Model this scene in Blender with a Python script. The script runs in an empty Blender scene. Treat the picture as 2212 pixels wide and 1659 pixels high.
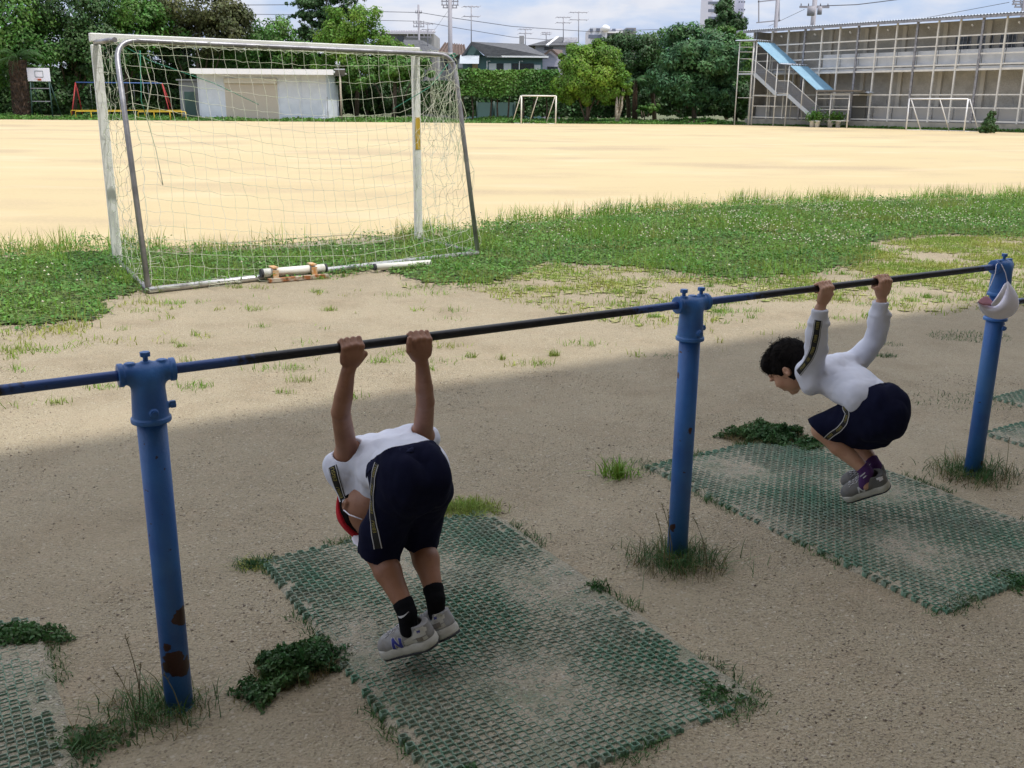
import bpy, math, random
import numpy as np
from mathutils import Vector, Matrix
from mathutils.bvhtree import BVHTree
random.seed(7); RNG=np.random.default_rng(11)
R=math.radians
sc=bpy.context.scene
COL=sc.collection
# ------------------------------------------------------------------ camera
CH=1.5; FPX=2105.0; PITCH=R(16.04); ROLL=R(0.5)
cam=bpy.data.objects.new('camera',bpy.data.cameras.new('camera')); COL.objects.link(cam)
cam.data.sensor_width=36; cam.data.lens=FPX/2212*36; cam.data.clip_end=3000; cam.data.clip_start=0.05
fwv=Vector((0,math.cos(PITCH),-math.sin(PITCH))); r0=Vector((1,0,0)); u0=r0.cross(fwv)
rt=r0*math.cos(ROLL)+u0*math.sin(ROLL); upv=-r0*math.sin(ROLL)+u0*math.cos(ROLL)
M=Matrix((rt,upv,-fwv)).transposed().to_4x4(); M.translation=(0,0,CH); cam.matrix_world=M
sc.camera=cam
sc.view_settings.view_transform='Standard'; sc.view_settings.look='None'; sc.view_settings.exposure=0.62; sc.view_settings.gamma=1
# ------------------------------------------------------------------ sun and sky
SUN_EL=65.0; SUN_H=Vector((0.85,-0.53,0)).normalized()
sdir=(SUN_H*math.cos(R(SUN_EL))+Vector((0,0,math.sin(R(SUN_EL))))).normalized()
sl=bpy.data.lights.new('sun','SUN'); sl.energy=2.45; sl.angle=R(0.9); sl.color=(1,0.955,0.88)
so=bpy.data.objects.new('sun',sl); COL.objects.link(so); so.rotation_euler=sdir.to_track_quat('Z','Y').to_euler()
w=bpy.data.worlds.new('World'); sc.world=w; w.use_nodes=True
nt=w.node_tree; nt.nodes.clear(); N=nt.nodes.new; L=nt.links.new
sky=N('ShaderNodeTexSky'); sky.sky_type='NISHITA'; sky.sun_disc=False; sky.sun_elevation=R(SUN_EL)
sky.sun_rotation=math.atan2(SUN_H.x,SUN_H.y); sky.dust_density=.3; sky.ozone_density=2
tc=N('ShaderNodeTexCoord'); mp=N('ShaderNodeMapping'); mp.inputs['Scale'].default_value=(1,1,2.6); L(tc.outputs['Generated'],mp.inputs[0])
mp.inputs['Location'].default_value=(0.33,0.2,0.11)
n1=N('ShaderNodeTexNoise'); n1.inputs['Scale'].default_value=7.5; n1.inputs['Detail'].default_value=9; n1.inputs['Roughness'].default_value=.56; n1.inputs['Distortion'].default_value=.3; L(mp.outputs[0],n1.inputs['Vector'])
cr=N('ShaderNodeValToRGB'); cr.color_ramp.elements[0].position=.41; cr.color_ramp.elements[1].position=.6; L(n1.outputs['Fac'],cr.inputs[0])
n2=N('ShaderNodeTexNoise'); n2.inputs['Scale'].default_value=22; n2.inputs['Detail'].default_value=6; L(mp.outputs[0],n2.inputs['Vector'])
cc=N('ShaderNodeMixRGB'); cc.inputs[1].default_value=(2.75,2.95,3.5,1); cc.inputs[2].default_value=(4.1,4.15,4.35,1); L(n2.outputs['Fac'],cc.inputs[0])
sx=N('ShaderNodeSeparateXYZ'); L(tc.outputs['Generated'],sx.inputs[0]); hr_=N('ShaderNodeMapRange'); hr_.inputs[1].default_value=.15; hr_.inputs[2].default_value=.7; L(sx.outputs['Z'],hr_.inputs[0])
hi_=N('ShaderNodeMixRGB'); hi_.inputs[2].default_value=(10.2,9.8,9.3,1); L(hr_.outputs[0],hi_.inputs[0]); L(cc.outputs[0],hi_.inputs[1]); cc=hi_  # clouds above the view made brighter to light the shaded foreground
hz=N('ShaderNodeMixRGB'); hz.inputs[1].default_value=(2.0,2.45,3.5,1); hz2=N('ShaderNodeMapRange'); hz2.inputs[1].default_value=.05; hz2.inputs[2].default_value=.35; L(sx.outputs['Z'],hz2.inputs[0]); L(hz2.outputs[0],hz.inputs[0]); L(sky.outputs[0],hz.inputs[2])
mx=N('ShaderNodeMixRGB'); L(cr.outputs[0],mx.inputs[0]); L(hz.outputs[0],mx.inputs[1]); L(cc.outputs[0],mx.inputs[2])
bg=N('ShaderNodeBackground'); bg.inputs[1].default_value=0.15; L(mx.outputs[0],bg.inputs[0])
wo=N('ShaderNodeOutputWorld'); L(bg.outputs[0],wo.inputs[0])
# ------------------------------------------------------------------ helpers: pixel of the 2212-wide photo -> world
def ray(x,y): return fwv+rt*((x-1106)/FPX)-upv*((y-829.5)/FPX)
C0=Vector((0,0,CH))
def G(x,y,z=0):
    d=ray(x,y); return C0+d*((z-CH)/d.z)
def PY(x,y,Y):
    d=ray(x,y); return C0+d*(Y/d.y)
U=Vector((0.85571577,0.51744616,0)); NV=Vector((-0.51744616,0.85571577,0)); Z=Vector((0,0,1))
BAR0=2.3089   # distance of the bars' plane from the origin, along NV
def V(x,y,off=0.0):
    d=ray(x,y); return C0+d*((BAR0+off)/d.dot(NV))
def tag(o,label=None,cat=None,group=None,kind=None):
    if label: o['label']=label
    if cat: o['category']=cat
    if group: o['group']=group
    if kind: o['kind']=kind
    return o
def empty(name,loc=(0,0,0),label=None,cat=None,group=None,kind=None):
    o=bpy.data.objects.new(name,None); COL.objects.link(o); o.location=loc; o.empty_display_size=.1
    return tag(o,label,cat,group,kind)
def npmesh(name,v,f,mat=None,parent=None,smooth=False,nv=None):
    """v (n,3), f (m,k) same-size faces"""
    me=bpy.data.meshes.new(name); v=np.ascontiguousarray(v,np.float32); f=np.ascontiguousarray(f,np.int32); k=f.shape[1]
    me.vertices.add(len(v)); me.vertices.foreach_set('co',v.ravel()); me.loops.add(f.size); me.loops.foreach_set('vertex_index',f.ravel())
    me.polygons.add(len(f)); me.polygons.foreach_set('loop_start',np.arange(0,f.size,k,dtype=np.int32)); me.polygons.foreach_set('loop_total',np.full(len(f),k,np.int32))
    if smooth: me.polygons.foreach_set('use_smooth',np.ones(len(f),bool))
    me.update(calc_edges=True); me.validate()
    return link(name,me,mat,parent)
def link(name,me,mat=None,parent=None):
    o=bpy.data.objects.new(name,me); COL.objects.link(o)
    if mat: me.materials.append(mat)
    if parent:
        o.parent=parent; o.matrix_parent_inverse=Matrix.Translation(parent.location).inverted()
    return o
class MB:
    def __init__(s): s.v=[]; s.f=[]; s.sm=[]
    def box(s,c,size,rz=0,ax=None,taper=1):
        c=Vector(c); hx,hy,hz=[q/2 for q in size]; b=len(s.v)
        if ax is None: ax=(Vector((math.cos(rz),math.sin(rz),0)),Vector((-math.sin(rz),math.cos(rz),0)),Z)
        for k,(i,j,l) in enumerate([(-1,-1,-1),(1,-1,-1),(1,1,-1),(-1,1,-1),(-1,-1,1),(1,-1,1),(1,1,1),(-1,1,1)]):
            t=taper if l>0 else 1
            s.v.append(c+ax[0]*i*hx*t+ax[1]*j*hy*t+ax[2]*l*hz)
        for q in [(0,3,2,1),(4,5,6,7),(0,1,5,4),(1,2,6,5),(2,3,7,6),(3,0,4,7)]: s.f.append([b+i for i in q]); s.sm.append(False)
        return s
    def beam(s,a,b,wd,ht,up=Z):
        a=Vector(a); b=Vector(b); d=(b-a); l=d.length; d.normalize(); sd=d.cross(up)
        if sd.length<1e-4: sd=d.cross(Vector((0,1,0)))
        sd.normalize(); u=sd.cross(d); return s.box((a+b)/2,(l,wd,ht),ax=(d,sd,u))
    def tube(s,pts,r,n=8,caps=True,smooth=True):
        pts=[Vector(p) for p in pts]; m=len(pts); r=[r]*m if not hasattr(r,'__len__') else r; b=len(s.v); pu=None
        for i,p in enumerate(pts):
            t=(pts[min(i+1,m-1)]-pts[max(i-1,0)])
            if t.length<1e-9: t=Vector((0,0,1))
            t.normalize()
            if pu is None:
                pu=t.cross(Z)
                if pu.length<.05: pu=t.cross(Vector((1,0,0)))
            pu=(pu-t*pu.dot(t)).normalized(); pv=t.cross(pu)
            for k in range(n):
                a=2*math.pi*k/n; s.v.append(p+(pu*math.cos(a)+pv*math.sin(a))*r[i])
        for i in range(m-1):
            for k in range(n):
                s.f.append([b+i*n+k,b+i*n+(k+1)%n,b+(i+1)*n+(k+1)%n,b+(i+1)*n+k]); s.sm.append(smooth)
        if caps:
            s.f.append([b+k for k in range(n)][::-1]); s.sm.append(False); s.f.append([b+(m-1)*n+k for k in range(n)]); s.sm.append(False)
        return s
    def poly(s,pts,faces,smooth=False):
        b=len(s.v); s.v+= [Vector(p) for p in pts]
        for q in faces: s.f.append([b+i for i in q]); s.sm.append(smooth)
        return s
    def prism(s,pts,d):
        """closed outline pts extruded along d"""
        n=len(pts); d=Vector(d); b=len(s.v); s.v+=[Vector(p) for p in pts]+[Vector(p)+d for p in pts]
        s.f.append([b+i for i in range(n)][::-1]); s.f.append([b+n+i for i in range(n)]); s.sm+=[False,False]
        for i in range(n): s.f.append([b+i,b+(i+1)%n,b+n+(i+1)%n,b+n+i]); s.sm.append(False)
        return s
    def build(s,name,mat=None,parent=None,bev=0):
        me=bpy.data.meshes.new(name); me.from_pydata([tuple(p) for p in s.v],[],s.f); me.polygons.foreach_set('use_smooth',s.sm); me.update()
        o=link(name,me,mat,parent)
        if bev:
            m=o.modifiers.new('bevel','BEVEL'); m.width=bev; m.segments=2; m.limit_method='ANGLE'
        return o
def copy_tree(o,parent=None):
    c=o.copy(); COL.objects.link(c); c.parent=parent
    for ch in list(o.children): copy_tree(ch,c)
    return c
# ------------------------------------------------------------------ materials
MATS={}
def mat(name,col,rough=.8,col2=None,scale=5,det=4,lo=.4,hi=.6,bump=0,bscale=60,metal=0,spec=.5,island=0,trans=0,coord='Object',stretch=None,layers=(),bdist=.01,sheen=0,bump2=None):
    m=bpy.data.materials.new(name); m.use_nodes=True; t=m.node_tree; b=t.nodes['Principled BSDF']; N=t.nodes.new; L=t.links.new
    b.inputs['Roughness'].default_value=rough; b.inputs['Metallic'].default_value=metal; b.inputs['Specular IOR Level'].default_value=spec
    if sheen: b.inputs['Sheen Weight'].default_value=sheen
    tc=N('ShaderNodeTexCoord'); geo=N('ShaderNodeNewGeometry'); vec=tc.outputs['Object'] if coord=='Object' else geo.outputs['Position']
    if stretch:
        mp=N('ShaderNodeMapping'); mp.inputs['Scale'].default_value=stretch; L(vec,mp.inputs[0]); vec=mp.outputs[0]
    def rgb(c):
        n=N('ShaderNodeRGB'); n.outputs[0].default_value=(*c,1); return n.outputs[0]
    cur=rgb(col)
    def noise(s_,d_,lo_,hi_,kind='noise'):
        if kind=='voronoi':
            n=N('ShaderNodeTexVoronoi'); n.inputs['Scale'].default_value=s_; L(vec,n.inputs['Vector']); sp=N('ShaderNodeSeparateColor'); L(n.outputs['Color'],sp.inputs[0]); o=sp.outputs[0]
        else:
            n=N('ShaderNodeTexNoise'); n.inputs['Scale'].default_value=s_; n.inputs['Detail'].default_value=d_; L(vec,n.inputs['Vector']); o=n.outputs['Fac']
        r=N('ShaderNodeMapRange'); r.inputs[1].default_value=lo_; r.inputs[2].default_value=hi_; L(o,r.inputs[0]); return r.outputs[0]
    def mix(f,a,c,mode='MIX'):
        x=N('ShaderNodeMixRGB'); x.blend_type=mode; L(f,x.inputs[0]); L(a,x.inputs[1]); L(c,x.inputs[2]); return x.outputs[0]
    if col2: cur=mix(noise(scale,det,lo,hi),cur,rgb(col2))
    for ly in layers:   # (col, scale, detail, lo, hi, kind, amount)
        f=noise(ly[1],ly[2],ly[3],ly[4],ly[5] if len(ly)>5 else 'noise')
        if len(ly)>6:
            mm=N('ShaderNodeMath'); mm.operation='MULTIPLY'; mm.inputs[1].default_value=ly[6]; L(f,mm.inputs[0]); f=mm.outputs[0]
        cur=mix(f,cur,rgb(ly[0]))
    if island:
        hs=N('ShaderNodeHueSaturation'); r=N('ShaderNodeMapRange'); r.inputs[3].default_value=1-island; r.inputs[4].default_value=1+island; L(geo.outputs['Random Per Island'],r.inputs[0]); L(r.outputs[0],hs.inputs['Value'])
        r2=N('ShaderNodeMapRange'); r2.inputs[3].default_value=.5-island*.05; r2.inputs[4].default_value=.5+island*.05; L(geo.outputs['Random Per Island'],r2.inputs[0]); L(r2.outputs[0],hs.inputs['Hue'])
        L(cur,hs.inputs['Color']); cur=hs.outputs[0]
    L(cur,b.inputs['Base Color'])
    if bump:
        n=N('ShaderNodeTexNoise'); n.inputs['Scale'].default_value=bscale; n.inputs['Detail'].default_value=5; L(vec,n.inputs['Vector'])
        bp=N('ShaderNodeBump'); bp.inputs['Strength'].default_value=bump; bp.inputs['Distance'].default_value=bdist; L(n.outputs['Fac'],bp.inputs['Height']); L(bp.outputs[0],b.inputs['Normal'])
        if bump2:
            n=N('ShaderNodeTexNoise'); n.inputs['Scale'].default_value=bump2[0]; n.inputs['Detail'].default_value=3; n.inputs['Distortion'].default_value=.8; L(vec,n.inputs['Vector'])
            b2=N('ShaderNodeBump'); b2.inputs['Strength'].default_value=.35; b2.inputs['Distance'].default_value=bump2[1]; L(n.outputs['Fac'],b2.inputs['Height']); L(b2.outputs[0],bp.inputs['Normal'])
    if trans:
        ts=N('ShaderNodeBsdfTranslucent'); L(cur,ts.inputs[0]); ms=N('ShaderNodeMixShader'); ms.inputs[0].default_value=trans
        L(b.outputs[0],ms.inputs[1]); L(ts.outputs[0],ms.inputs[2]); L(ms.outputs[0],t.nodes['Material Output'].inputs[0])
    MATS[name]=m; return m
white_paint=mat('white_paint',(.74,.75,.74),.45,(.6,.61,.6),9,5,.5,.85,bump=.15,bscale=80)
galv=mat('galvanised_steel',(.34,.34,.37),.42,(.2,.2,.22),7,5,.35,.65,metal=.55,bump=.1)
blue=mat('blue_paint',(.022,.10,.33),.42,(.04,.16,.44),14,6,.35,.7,bump=.25,bscale=120,bdist=.004)
skinA=mat('tanned_skin',(.26,.12,.07),.5,(.34,.165,.10),14,5,.35,.65,layers=[((.2,.08,.05),45,4,.55,.75,'noise',.5)],bump=.12,bscale=300,bdist=.001)
skinB=mat('light_skin',(.52,.30,.205),.5,(.45,.24,.155),14,5,.35,.65,layers=[((.42,.18,.12),45,4,.55,.75,'noise',.5)],bump=.12,bscale=300,bdist=.001)
shirtm=mat('white_jersey',(.68,.70,.80),.95,(.60,.62,.72),14,3,.35,.7,bump=.25,bscale=260,bdist=.002)
shortsm=mat('navy_jersey',(.005,.006,.022),.95,(.008,.010,.03),18,3,.3,.7,bump=.3,bscale=260,bdist=.002,spec=.12)
black=mat('black_tape',(.008,.008,.009),.7)
tapewhite=mat('tape_white',(.55,.55,.58),.8)
tapegold=mat('tape_gold',(.32,.27,.06),.7)
hairm=mat('black_hair',(.005,.004,.004),.85,(.011,.009,.008),60,4,.4,.7,bump=.5,bscale=220,bdist=.003,stretch=(1,1,.3),spec=.08)
waistm=mat('navy_waistband',(.010,.012,.036),.95,(.016,.019,.05),90,3,.4,.6,bump=.8,bscale=110,bdist=.004,stretch=(1,1,.12),spec=.12)
redm=mat('red_cotton',(.42,.015,.025),.9,spec=.2)
sockblack=mat('sock_black',(.006,.006,.008),.95,spec=.1,bump=.3,bscale=400,bdist=.001)
sockpurple=mat('sock_purple',(.065,.02,.11),.95,bump=.3,bscale=400,bdist=.001)
shoegrey=mat('shoe_grey_mesh',(.30,.30,.31),.85,(.24,.23,.22),30,3,.4,.6,bump=.3,bscale=500,bdist=.001)
shoebrown=mat('shoe_taupe',(.2,.18,.155),.85)
shoedark=mat('shoe_dark_grey',(.12,.12,.12),.85,(.16,.155,.15),30,3,.4,.6,bump=.3,bscale=500,bdist=.001)
solew=mat('sole_white',(.52,.51,.47),.7,(.36,.34,.29),22,4,.5,.75)
soledark=mat('sole_dark',(.035,.037,.045),.8)
logoblue=mat('logo_blue',(.03,.04,.26),.6)
capwhite=mat('cap_white',(.82,.8,.9),.95,bump=.2,bscale=300,bdist=.001)
cappink=mat('cap_pink_lining',(.42,.2,.24),.95)
barm=mat('bar_steel',(.012,.012,.015),.36,(.02,.02,.024),30,4,.4,.6,metal=.3,bump=.15,bscale=200,bdist=.002)
rust=mat('rust_brown',(.055,.018,.012),.9,(.09,.035,.02),40,5,.4,.7,bump=.5,bscale=150)
netm=mat('net_cord',(.6,.6,.5),.9,(.48,.54,.38),3,3,.4,.6)
netgreen=mat('net_rope_green',(.05,.25,.17),.9)
leafdark=mat('leaves_dark',(.028,.075,.018),.6,(.055,.12,.025),.35,3,.35,.65,island=.45,trans=.2,coord='p')
leafmid=mat('leaves_mid',(.055,.15,.02),.6,(.11,.225,.03),.4,3,.4,.65,island=.4,trans=.3,coord='p')
leafbright=mat('leaves_bright',(.10,.21,.016),.6,(.2,.31,.025),.5,3,.45,.7,island=.4,trans=.35,coord='p')
leafolive=mat('leaves_olive',(.06,.075,.022),.65,(.11,.115,.035),.45,3,.4,.65,island=.45,trans=.25,coord='p')
leafcedar=mat('leaves_cedar',(.035,.11,.04),.65,(.075,.17,.05),.6,3,.4,.65,island=.4,trans=.2,coord='p')
bark=mat('bark',(.07,.05,.035),.9,(.12,.09,.065),8,5,.4,.6,bump=.8,bscale=20)
barkpale=mat('bark_pale',(.4,.36,.3),.9,(.2,.17,.13),6,4,.4,.6)
palmbark=mat('palm_bark',(.085,.05,.03),.95,(.04,.028,.02),5,4,.4,.6,bump=1,bscale=8)
grassm=mat('grass_blades',(.16,.30,.035),.6,(.25,.40,.06),.9,3,.4,.65,island=.4,trans=.3,coord='p',layers=[((.30,.33,.08),1.1,3,.46,.66)])
cloverm=mat('clover_leaves',(.07,.19,.03),.65,(.14,.28,.045),1.2,3,.4,.65,island=.35,trans=.25,coord='p')
cloverflower=mat('clover_flowers',(.62,.62,.46),.9,(.5,.42,.34),5,2,.5,.7,island=.2)
drygrass=mat('yellow_grass',(.36,.39,.085),.7,(.22,.34,.05),1.5,3,.4,.6,island=.35,trans=.3,coord='p')
strawm=mat('straw',(.22,.17,.08),.8,(.13,.13,.05),9,3,.4,.6,island=.4,trans=.2)
weedm=mat('weed_leaves',(.04,.11,.03),.6,(.07,.15,.04),6,3,.4,.6,island=.4,trans=.25)
concrete=mat('concrete',(.36,.34,.3),.9,(.26,.25,.22),1.5,5,.35,.65,bump=.3,bscale=12,coord='p')
# ------------------------------------------------------------------ the setting: ground, field, verge
def sheet(name,pts,z,m,kind='structure'):
    me=bpy.data.meshes.new(name); me.from_pydata([(p[0],p[1],z) for p in pts],[],[list(range(len(pts)))]); o=link(name,me,m); tag(o,kind=kind); return o
gm=mat('gravelly_earth',(.282,.238,.16),.95,(.36,.305,.208),.55,5,.35,.65,coord='p',
  layers=[((.235,.185,.115),2.6,4,.5,.72,'noise',.6),((.42,.365,.28),210,1,.70,.95,'voronoi',.5),((.13,.1,.07),170,1,.80,.95,'voronoi',.6),((.5,.45,.37),120,1,.95,.98,'voronoi',.5),((.2,.155,.095),1.1,5,.55,.75,'noise',.5),((.42,.35,.24),.8,5,.55,.75,'noise',.6),((.36,.29,.2),9,4,.5,.75,'noise',.6)],bump=1.0,bscale=110,bdist=.012,bump2=(2.5,.05))
ground=sheet('ground',[(-1500,-300),(1500,-300),(1500,2500),(-1500,2500)],0,gm)
fieldpts=[]
near=[(-900,600),(-300,560),(0,552),(240,542),(600,528),(1040,492),(1250,470),(1600,443),(1900,432),(2212,426),(2600,418)]
fieldpts=[G(*p) for p in near]
fieldpts+=[Vector((52,42,0)),Vector((33.2,64.6,0)),Vector((19.0,82.4,0)),Vector((-4,80.5,0)),Vector((-40,77.5,0)),Vector((-110,74,0)),Vector((-110,8,0))]
fm=mat('field_sand',(.435,.35,.195),.95,(.475,.385,.22),.12,4,.35,.65,coord='p',stretch=(.55,1,1),layers=[((.385,.305,.19),.9,5,.50,.70,'noise',.6),((.33,.26,.165),.22,5,.52,.66,'noise',.75),((.54,.43,.28),.5,4,.55,.7,'noise',.6),((.56,.42,.25),60,2,.6,.9,'voronoi',.35)],bump=.25,bscale=40,bdist=.006)
field=sheet('sand_field',fieldpts,.004,fm)
vm=mat('verge_soil',(.07,.09,.035),.95,(.13,.13,.06),.8,4,.4,.65,coord='p')
sheet('verge',[(-160,77),(-40,79.5),(-4,82.5),(19.6,84.3),(34.6,65.5),(53.5,42.5),(160,60),(160,190),(-160,190)],.012,vm)
# ------------------------------------------------------------------ scatter tools
def inpoly(px,py,poly):
    c=np.zeros(len(px),bool); n=len(poly)
    for i in range(n):
        x1,y1=poly[i][0],poly[i][1]; x2,y2=poly[(i+1)%n][0],poly[(i+1)%n][1]
        if y1==y2: continue
        t=((y1>py)!=(y2>py))&(px<(x2-x1)*(py-y1)/(y2-y1)+x1); c^=t
    return c
_ph=RNG.uniform(0,6.28,(40,)); _dr=RNG.uniform(0,6.28,(40,))
def wob(x,y,f,k=0):
    """smooth pseudo noise in -1..1"""
    s=np.zeros_like(x)
    for i in range(6):
        a=_dr[(i+k*6)%40]; s+=np.sin((x*math.cos(a)+y*math.sin(a))*f*(1+.37*i)+_ph[(i+k*6)%40])/(1+.25*i)
    return s/3.6
def blades(pos,h,wd,lean,name,m,parent=None,seg=2,curl=.6):
    n=len(pos); az=RNG.uniform(0,2*math.pi,n); la=RNG.uniform(0,2*math.pi,n); ln=np.abs(RNG.normal(0,lean,n))
    sx=np.cos(az)[:,None]*wd[:,None]/2; sy=np.sin(az)[:,None]*wd[:,None]/2; sd=np.concatenate([sx,sy,np.zeros((n,1))],1)
    dx=np.stack([np.cos(la),np.sin(la),np.zeros(n)],1)
    vs=[]
    for i in range(seg+1):
        t=i/seg; c=pos+dx*(h*ln*(t**(1+curl)))[:,None]+np.array([0,0,1])*(h*t*(1-.35*ln.clip(0,1.3)*t))[:,None]
        if i<seg: wv=sd*(1-.55*t); vs+=[c-wv,c+wv]
        else: vs+=[c]
    K=2*seg+1; v=np.stack(vs,1).reshape(-1,3); b=(np.arange(n)*K)[:,None]
    q=[]
    for i in range(seg-1): q+=[[2*i,2*i+1,2*i+3],[2*i,2*i+3,2*i+2]]
    q+=[[2*seg-2,2*seg-1,2*seg]]
    f=np.concatenate([b+np.array(t)[None,:] for t in q],0); return npmesh(name,v,f,m,parent)
def discs(pos,nrm,size,name,m,parent=None,el=1.0):
    """one leaf-like kite quad per point"""
    n=len(pos); nrm=nrm/np.linalg.norm(nrm,axis=1)[:,None]; a=RNG.normal(size=(n,3)); a-=nrm*(a*nrm).sum(1)[:,None]; a/=np.linalg.norm(a,axis=1)[:,None]; b=np.cross(nrm,a)
    s=size[:,None]; v=np.stack([pos-a*s*el,pos-b*s*.62+nrm*s*.12,pos+a*s*el,pos+b*s*.62+nrm*s*.12],1).reshape(-1,3)
    f=np.arange(n*4).reshape(-1,4); return npmesh(name,v,f,m,parent)
# ------------------------------------------------------------------ grass band
def gp(l): return [tuple(G(*p)[:2]) for p in l]
DENSE=gp([(-500,560),(0,548),(240,532),(420,540),(620,532),(860,515),(1040,488),(1250,468),(1430,452),(1600,440),(1900,430),(2212,424),(2700,415),
  (2700,455),(2212,520),(2050,512),(1880,528),(1900,565),(1740,606),(1560,612),(1400,588),(1180,575),(1120,605),(1040,625),(960,626),(880,608),(830,590),(720,600),(560,612),(430,622),(300,628),(260,660),(210,700),(60,712),(-40,715),(-500,760)])
YEL=gp([(-300,700),(260,655),(330,650),(380,700),(350,745),(250,775),(120,765),(-300,775)])
YEL2=gp([(860,612),(1180,570),(1400,585),(1600,605),(1780,590),(1900,520),(2212,505),(2600,480),(2600,640),(2212,655),(2060,680),(1900,670),(1700,650),(1600,700),(1400,710),(1250,690),(1100,650)])
SPARSE=gp([(-300,700),(400,640),(900,615),(1100,600),(1700,600),(2212,560),(2600,560),(2600,700),(2212,700),(1600,760),(1000,800),(500,830),(-300,860)])
def scatter(n,x0,x1,y0,y1): return RNG.uniform(x0,x1,n),RNG.uniform(y0,y1,n)
x,y=scatter(1150000,-12,14,6,20)
k=(np.abs(x)<(y*.56+1)); x,y=x[k],y[k]
d=wob(x,y,2.2,1)+.4*wob(x,y,9,2)
wx,wy=x+.13*wob(x,y,7,3)+.10*wob(x,y,19,1)+RNG.normal(0,.05,len(x)),y+.14*wob(x,y,6,4)+.12*wob(x,y,17,2)+RNG.normal(0,.07,len(x)); dn=inpoly(wx,wy,DENSE)
nearness=np.clip(1.15-y*.045,.35,1)
# tall blades
goalmown=inpoly(x,y,gp([(270,560),(880,525),(900,575),(860,600),(330,620)]))
k=dn&(RNG.random(len(x))<np.where(d>.15,.34,.13)*nearness)
p=np.stack([x[k],y[k],np.full(k.sum(),0.0)],1); dd=d[k]; gmk=goalmown[k]
h=(RNG.uniform(.06,.15,len(p))+.18*np.clip(dd,0,1)*RNG.random(len(p))**1.5)*np.where(gmk,.65,1)*(1+.25*np.clip((p[:,1]-9)/6,0,1))
tag(blades(p,h,RNG.uniform(.004,.008,len(p)),.5,'grass',grassm,seg=2),'dense green grass band behind the worn earth at the edge of the sand field','grass',kind='stuff')
print('grass',len(p))
# clover leaves
k=dn&(RNG.random(len(x))<np.where(d<.35,.42,.16)*nearness)
p=np.stack([x[k],y[k],RNG.uniform(.015,.075,k.sum())+.10*np.clip(wob(x[k],y[k],4.1,5)+.5*wob(x[k],y[k],13,0),0,1)],1)
p[goalmown[k],2]*=.6
nr=RNG.normal(size=p.shape)*.45; nr[:,2]+=1
tag(discs(p,nr,RNG.uniform(.009,.021,len(p)),'clover',cloverm),'low clover leaves spreading through the green grass','clover',kind='stuff')
# clover flowers
fx,fy=scatter(60000,-9,12,6,19); k=inpoly(fx,fy,DENSE)
m1=inpoly(fx,fy,gp([(1020,490),(1500,450),(1800,455),(1850,540),(1650,560),(1050,540)])); m2=inpoly(fx,fy,gp([(1500,450),(1700,445),(2212,470),(2212,515),(1900,560),(1650,555)]))
pr=np.where(m2,.5,np.where(m1,.26,.04))*np.clip(.5+wob(fx,fy,2.5,3),.05,1.3)
k&=(RNG.random(len(fx))<pr)
fp=np.stack([fx[k],fy[k],RNG.uniform(.12,.21,k.sum())],1)
oc=np.array([(1,0,0),(.5,.87,0),(-.5,.87,0),(-1,0,0),(-.5,-.87,0),(.5,-.87,0),(0,0,.8),(0,0,-.7)]); of=np.array([(0,1,6),(1,2,6),(2,3,6),(3,4,6),(4,5,6),(5,0,6),(1,0,7),(2,1,7),(3,2,7),(4,3,7),(5,4,7),(0,5,7)])
s=RNG.uniform(.007,.012,len(fp)); v=(fp[:,None,:]+oc[None]*s[:,None,None]).reshape(-1,3); f=(np.arange(len(fp))*8)[:,None,None]+of[None]
tag(npmesh('clover_blossom',v,f.reshape(-1,3),cloverflower,smooth=True),'small white clover blossoms dotted over the green grass','clover blossoms',kind='stuff')
# yellowish short grass
x,y=scatter(1300000,-6,13,4.5,14); k=(np.abs(x)<(y*.56+1)); x,y=x[k],y[k]
pr=np.where(inpoly(x+.15*wob(x,y,5,2),y+.15*wob(x,y,6,1),YEL2),.85*np.clip((y-7.3)*.5,.25,1)*np.clip(.55+1.1*wob(x,y,3.3,2)+.5*wob(x,y,11,4),0,1.6),0)+np.where(inpoly(x+.1*wob(x,y,6,2),y,YEL),.6*np.clip(.1+1.4*wob(x,y,5,3),0,1.3),0)
pr=np.maximum(pr,np.where(inpoly(x,y,SPARSE),.5*np.clip(1.5*wob(x,y,7,1)+1.2*wob(x,y,17,0)-1.1,0,1),0)); pr*=np.where(inpoly(x,y,DENSE),.2,1)
k=RNG.random(len(x))<pr*.8; p=np.stack([x[k],y[k],np.zeros(k.sum())],1); print('yellow',len(p))
tx,ty=scatter(420,-6,9,4.6,9.5); kk=~inpoly(tx,ty,DENSE)&(np.abs(tx)<ty*.56+.5)&((ty-.605*tx)>5.4); tx,ty=tx[kk],ty[kk]; tn=RNG.integers(15,90,len(tx)); tr_=RNG.uniform(.015,.06,len(tx))
q=np.concatenate([np.stack([a_+RNG.normal(0,r_,m_)*1.3,b_+RNG.normal(0,r_,m_)*.8,np.zeros(m_)],1) for a_,b_,m_,r_ in zip(tx,ty,tn,tr_)])
tag(blades(q,RNG.uniform(.015,.06,len(q)),RNG.uniform(.003,.006,len(q)),.8,'grass_sprigs',grassm,seg=2),'small bright green sprigs scattered over the sunlit bare earth','grass',kind='stuff')
tag(blades(p,RNG.uniform(.015,.055,len(p)),RNG.uniform(.004,.009,len(p)),.9,'yellow_grass',drygrass,seg=2),'short yellowing grass thinning out over the bare earth','grass',kind='stuff')
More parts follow.
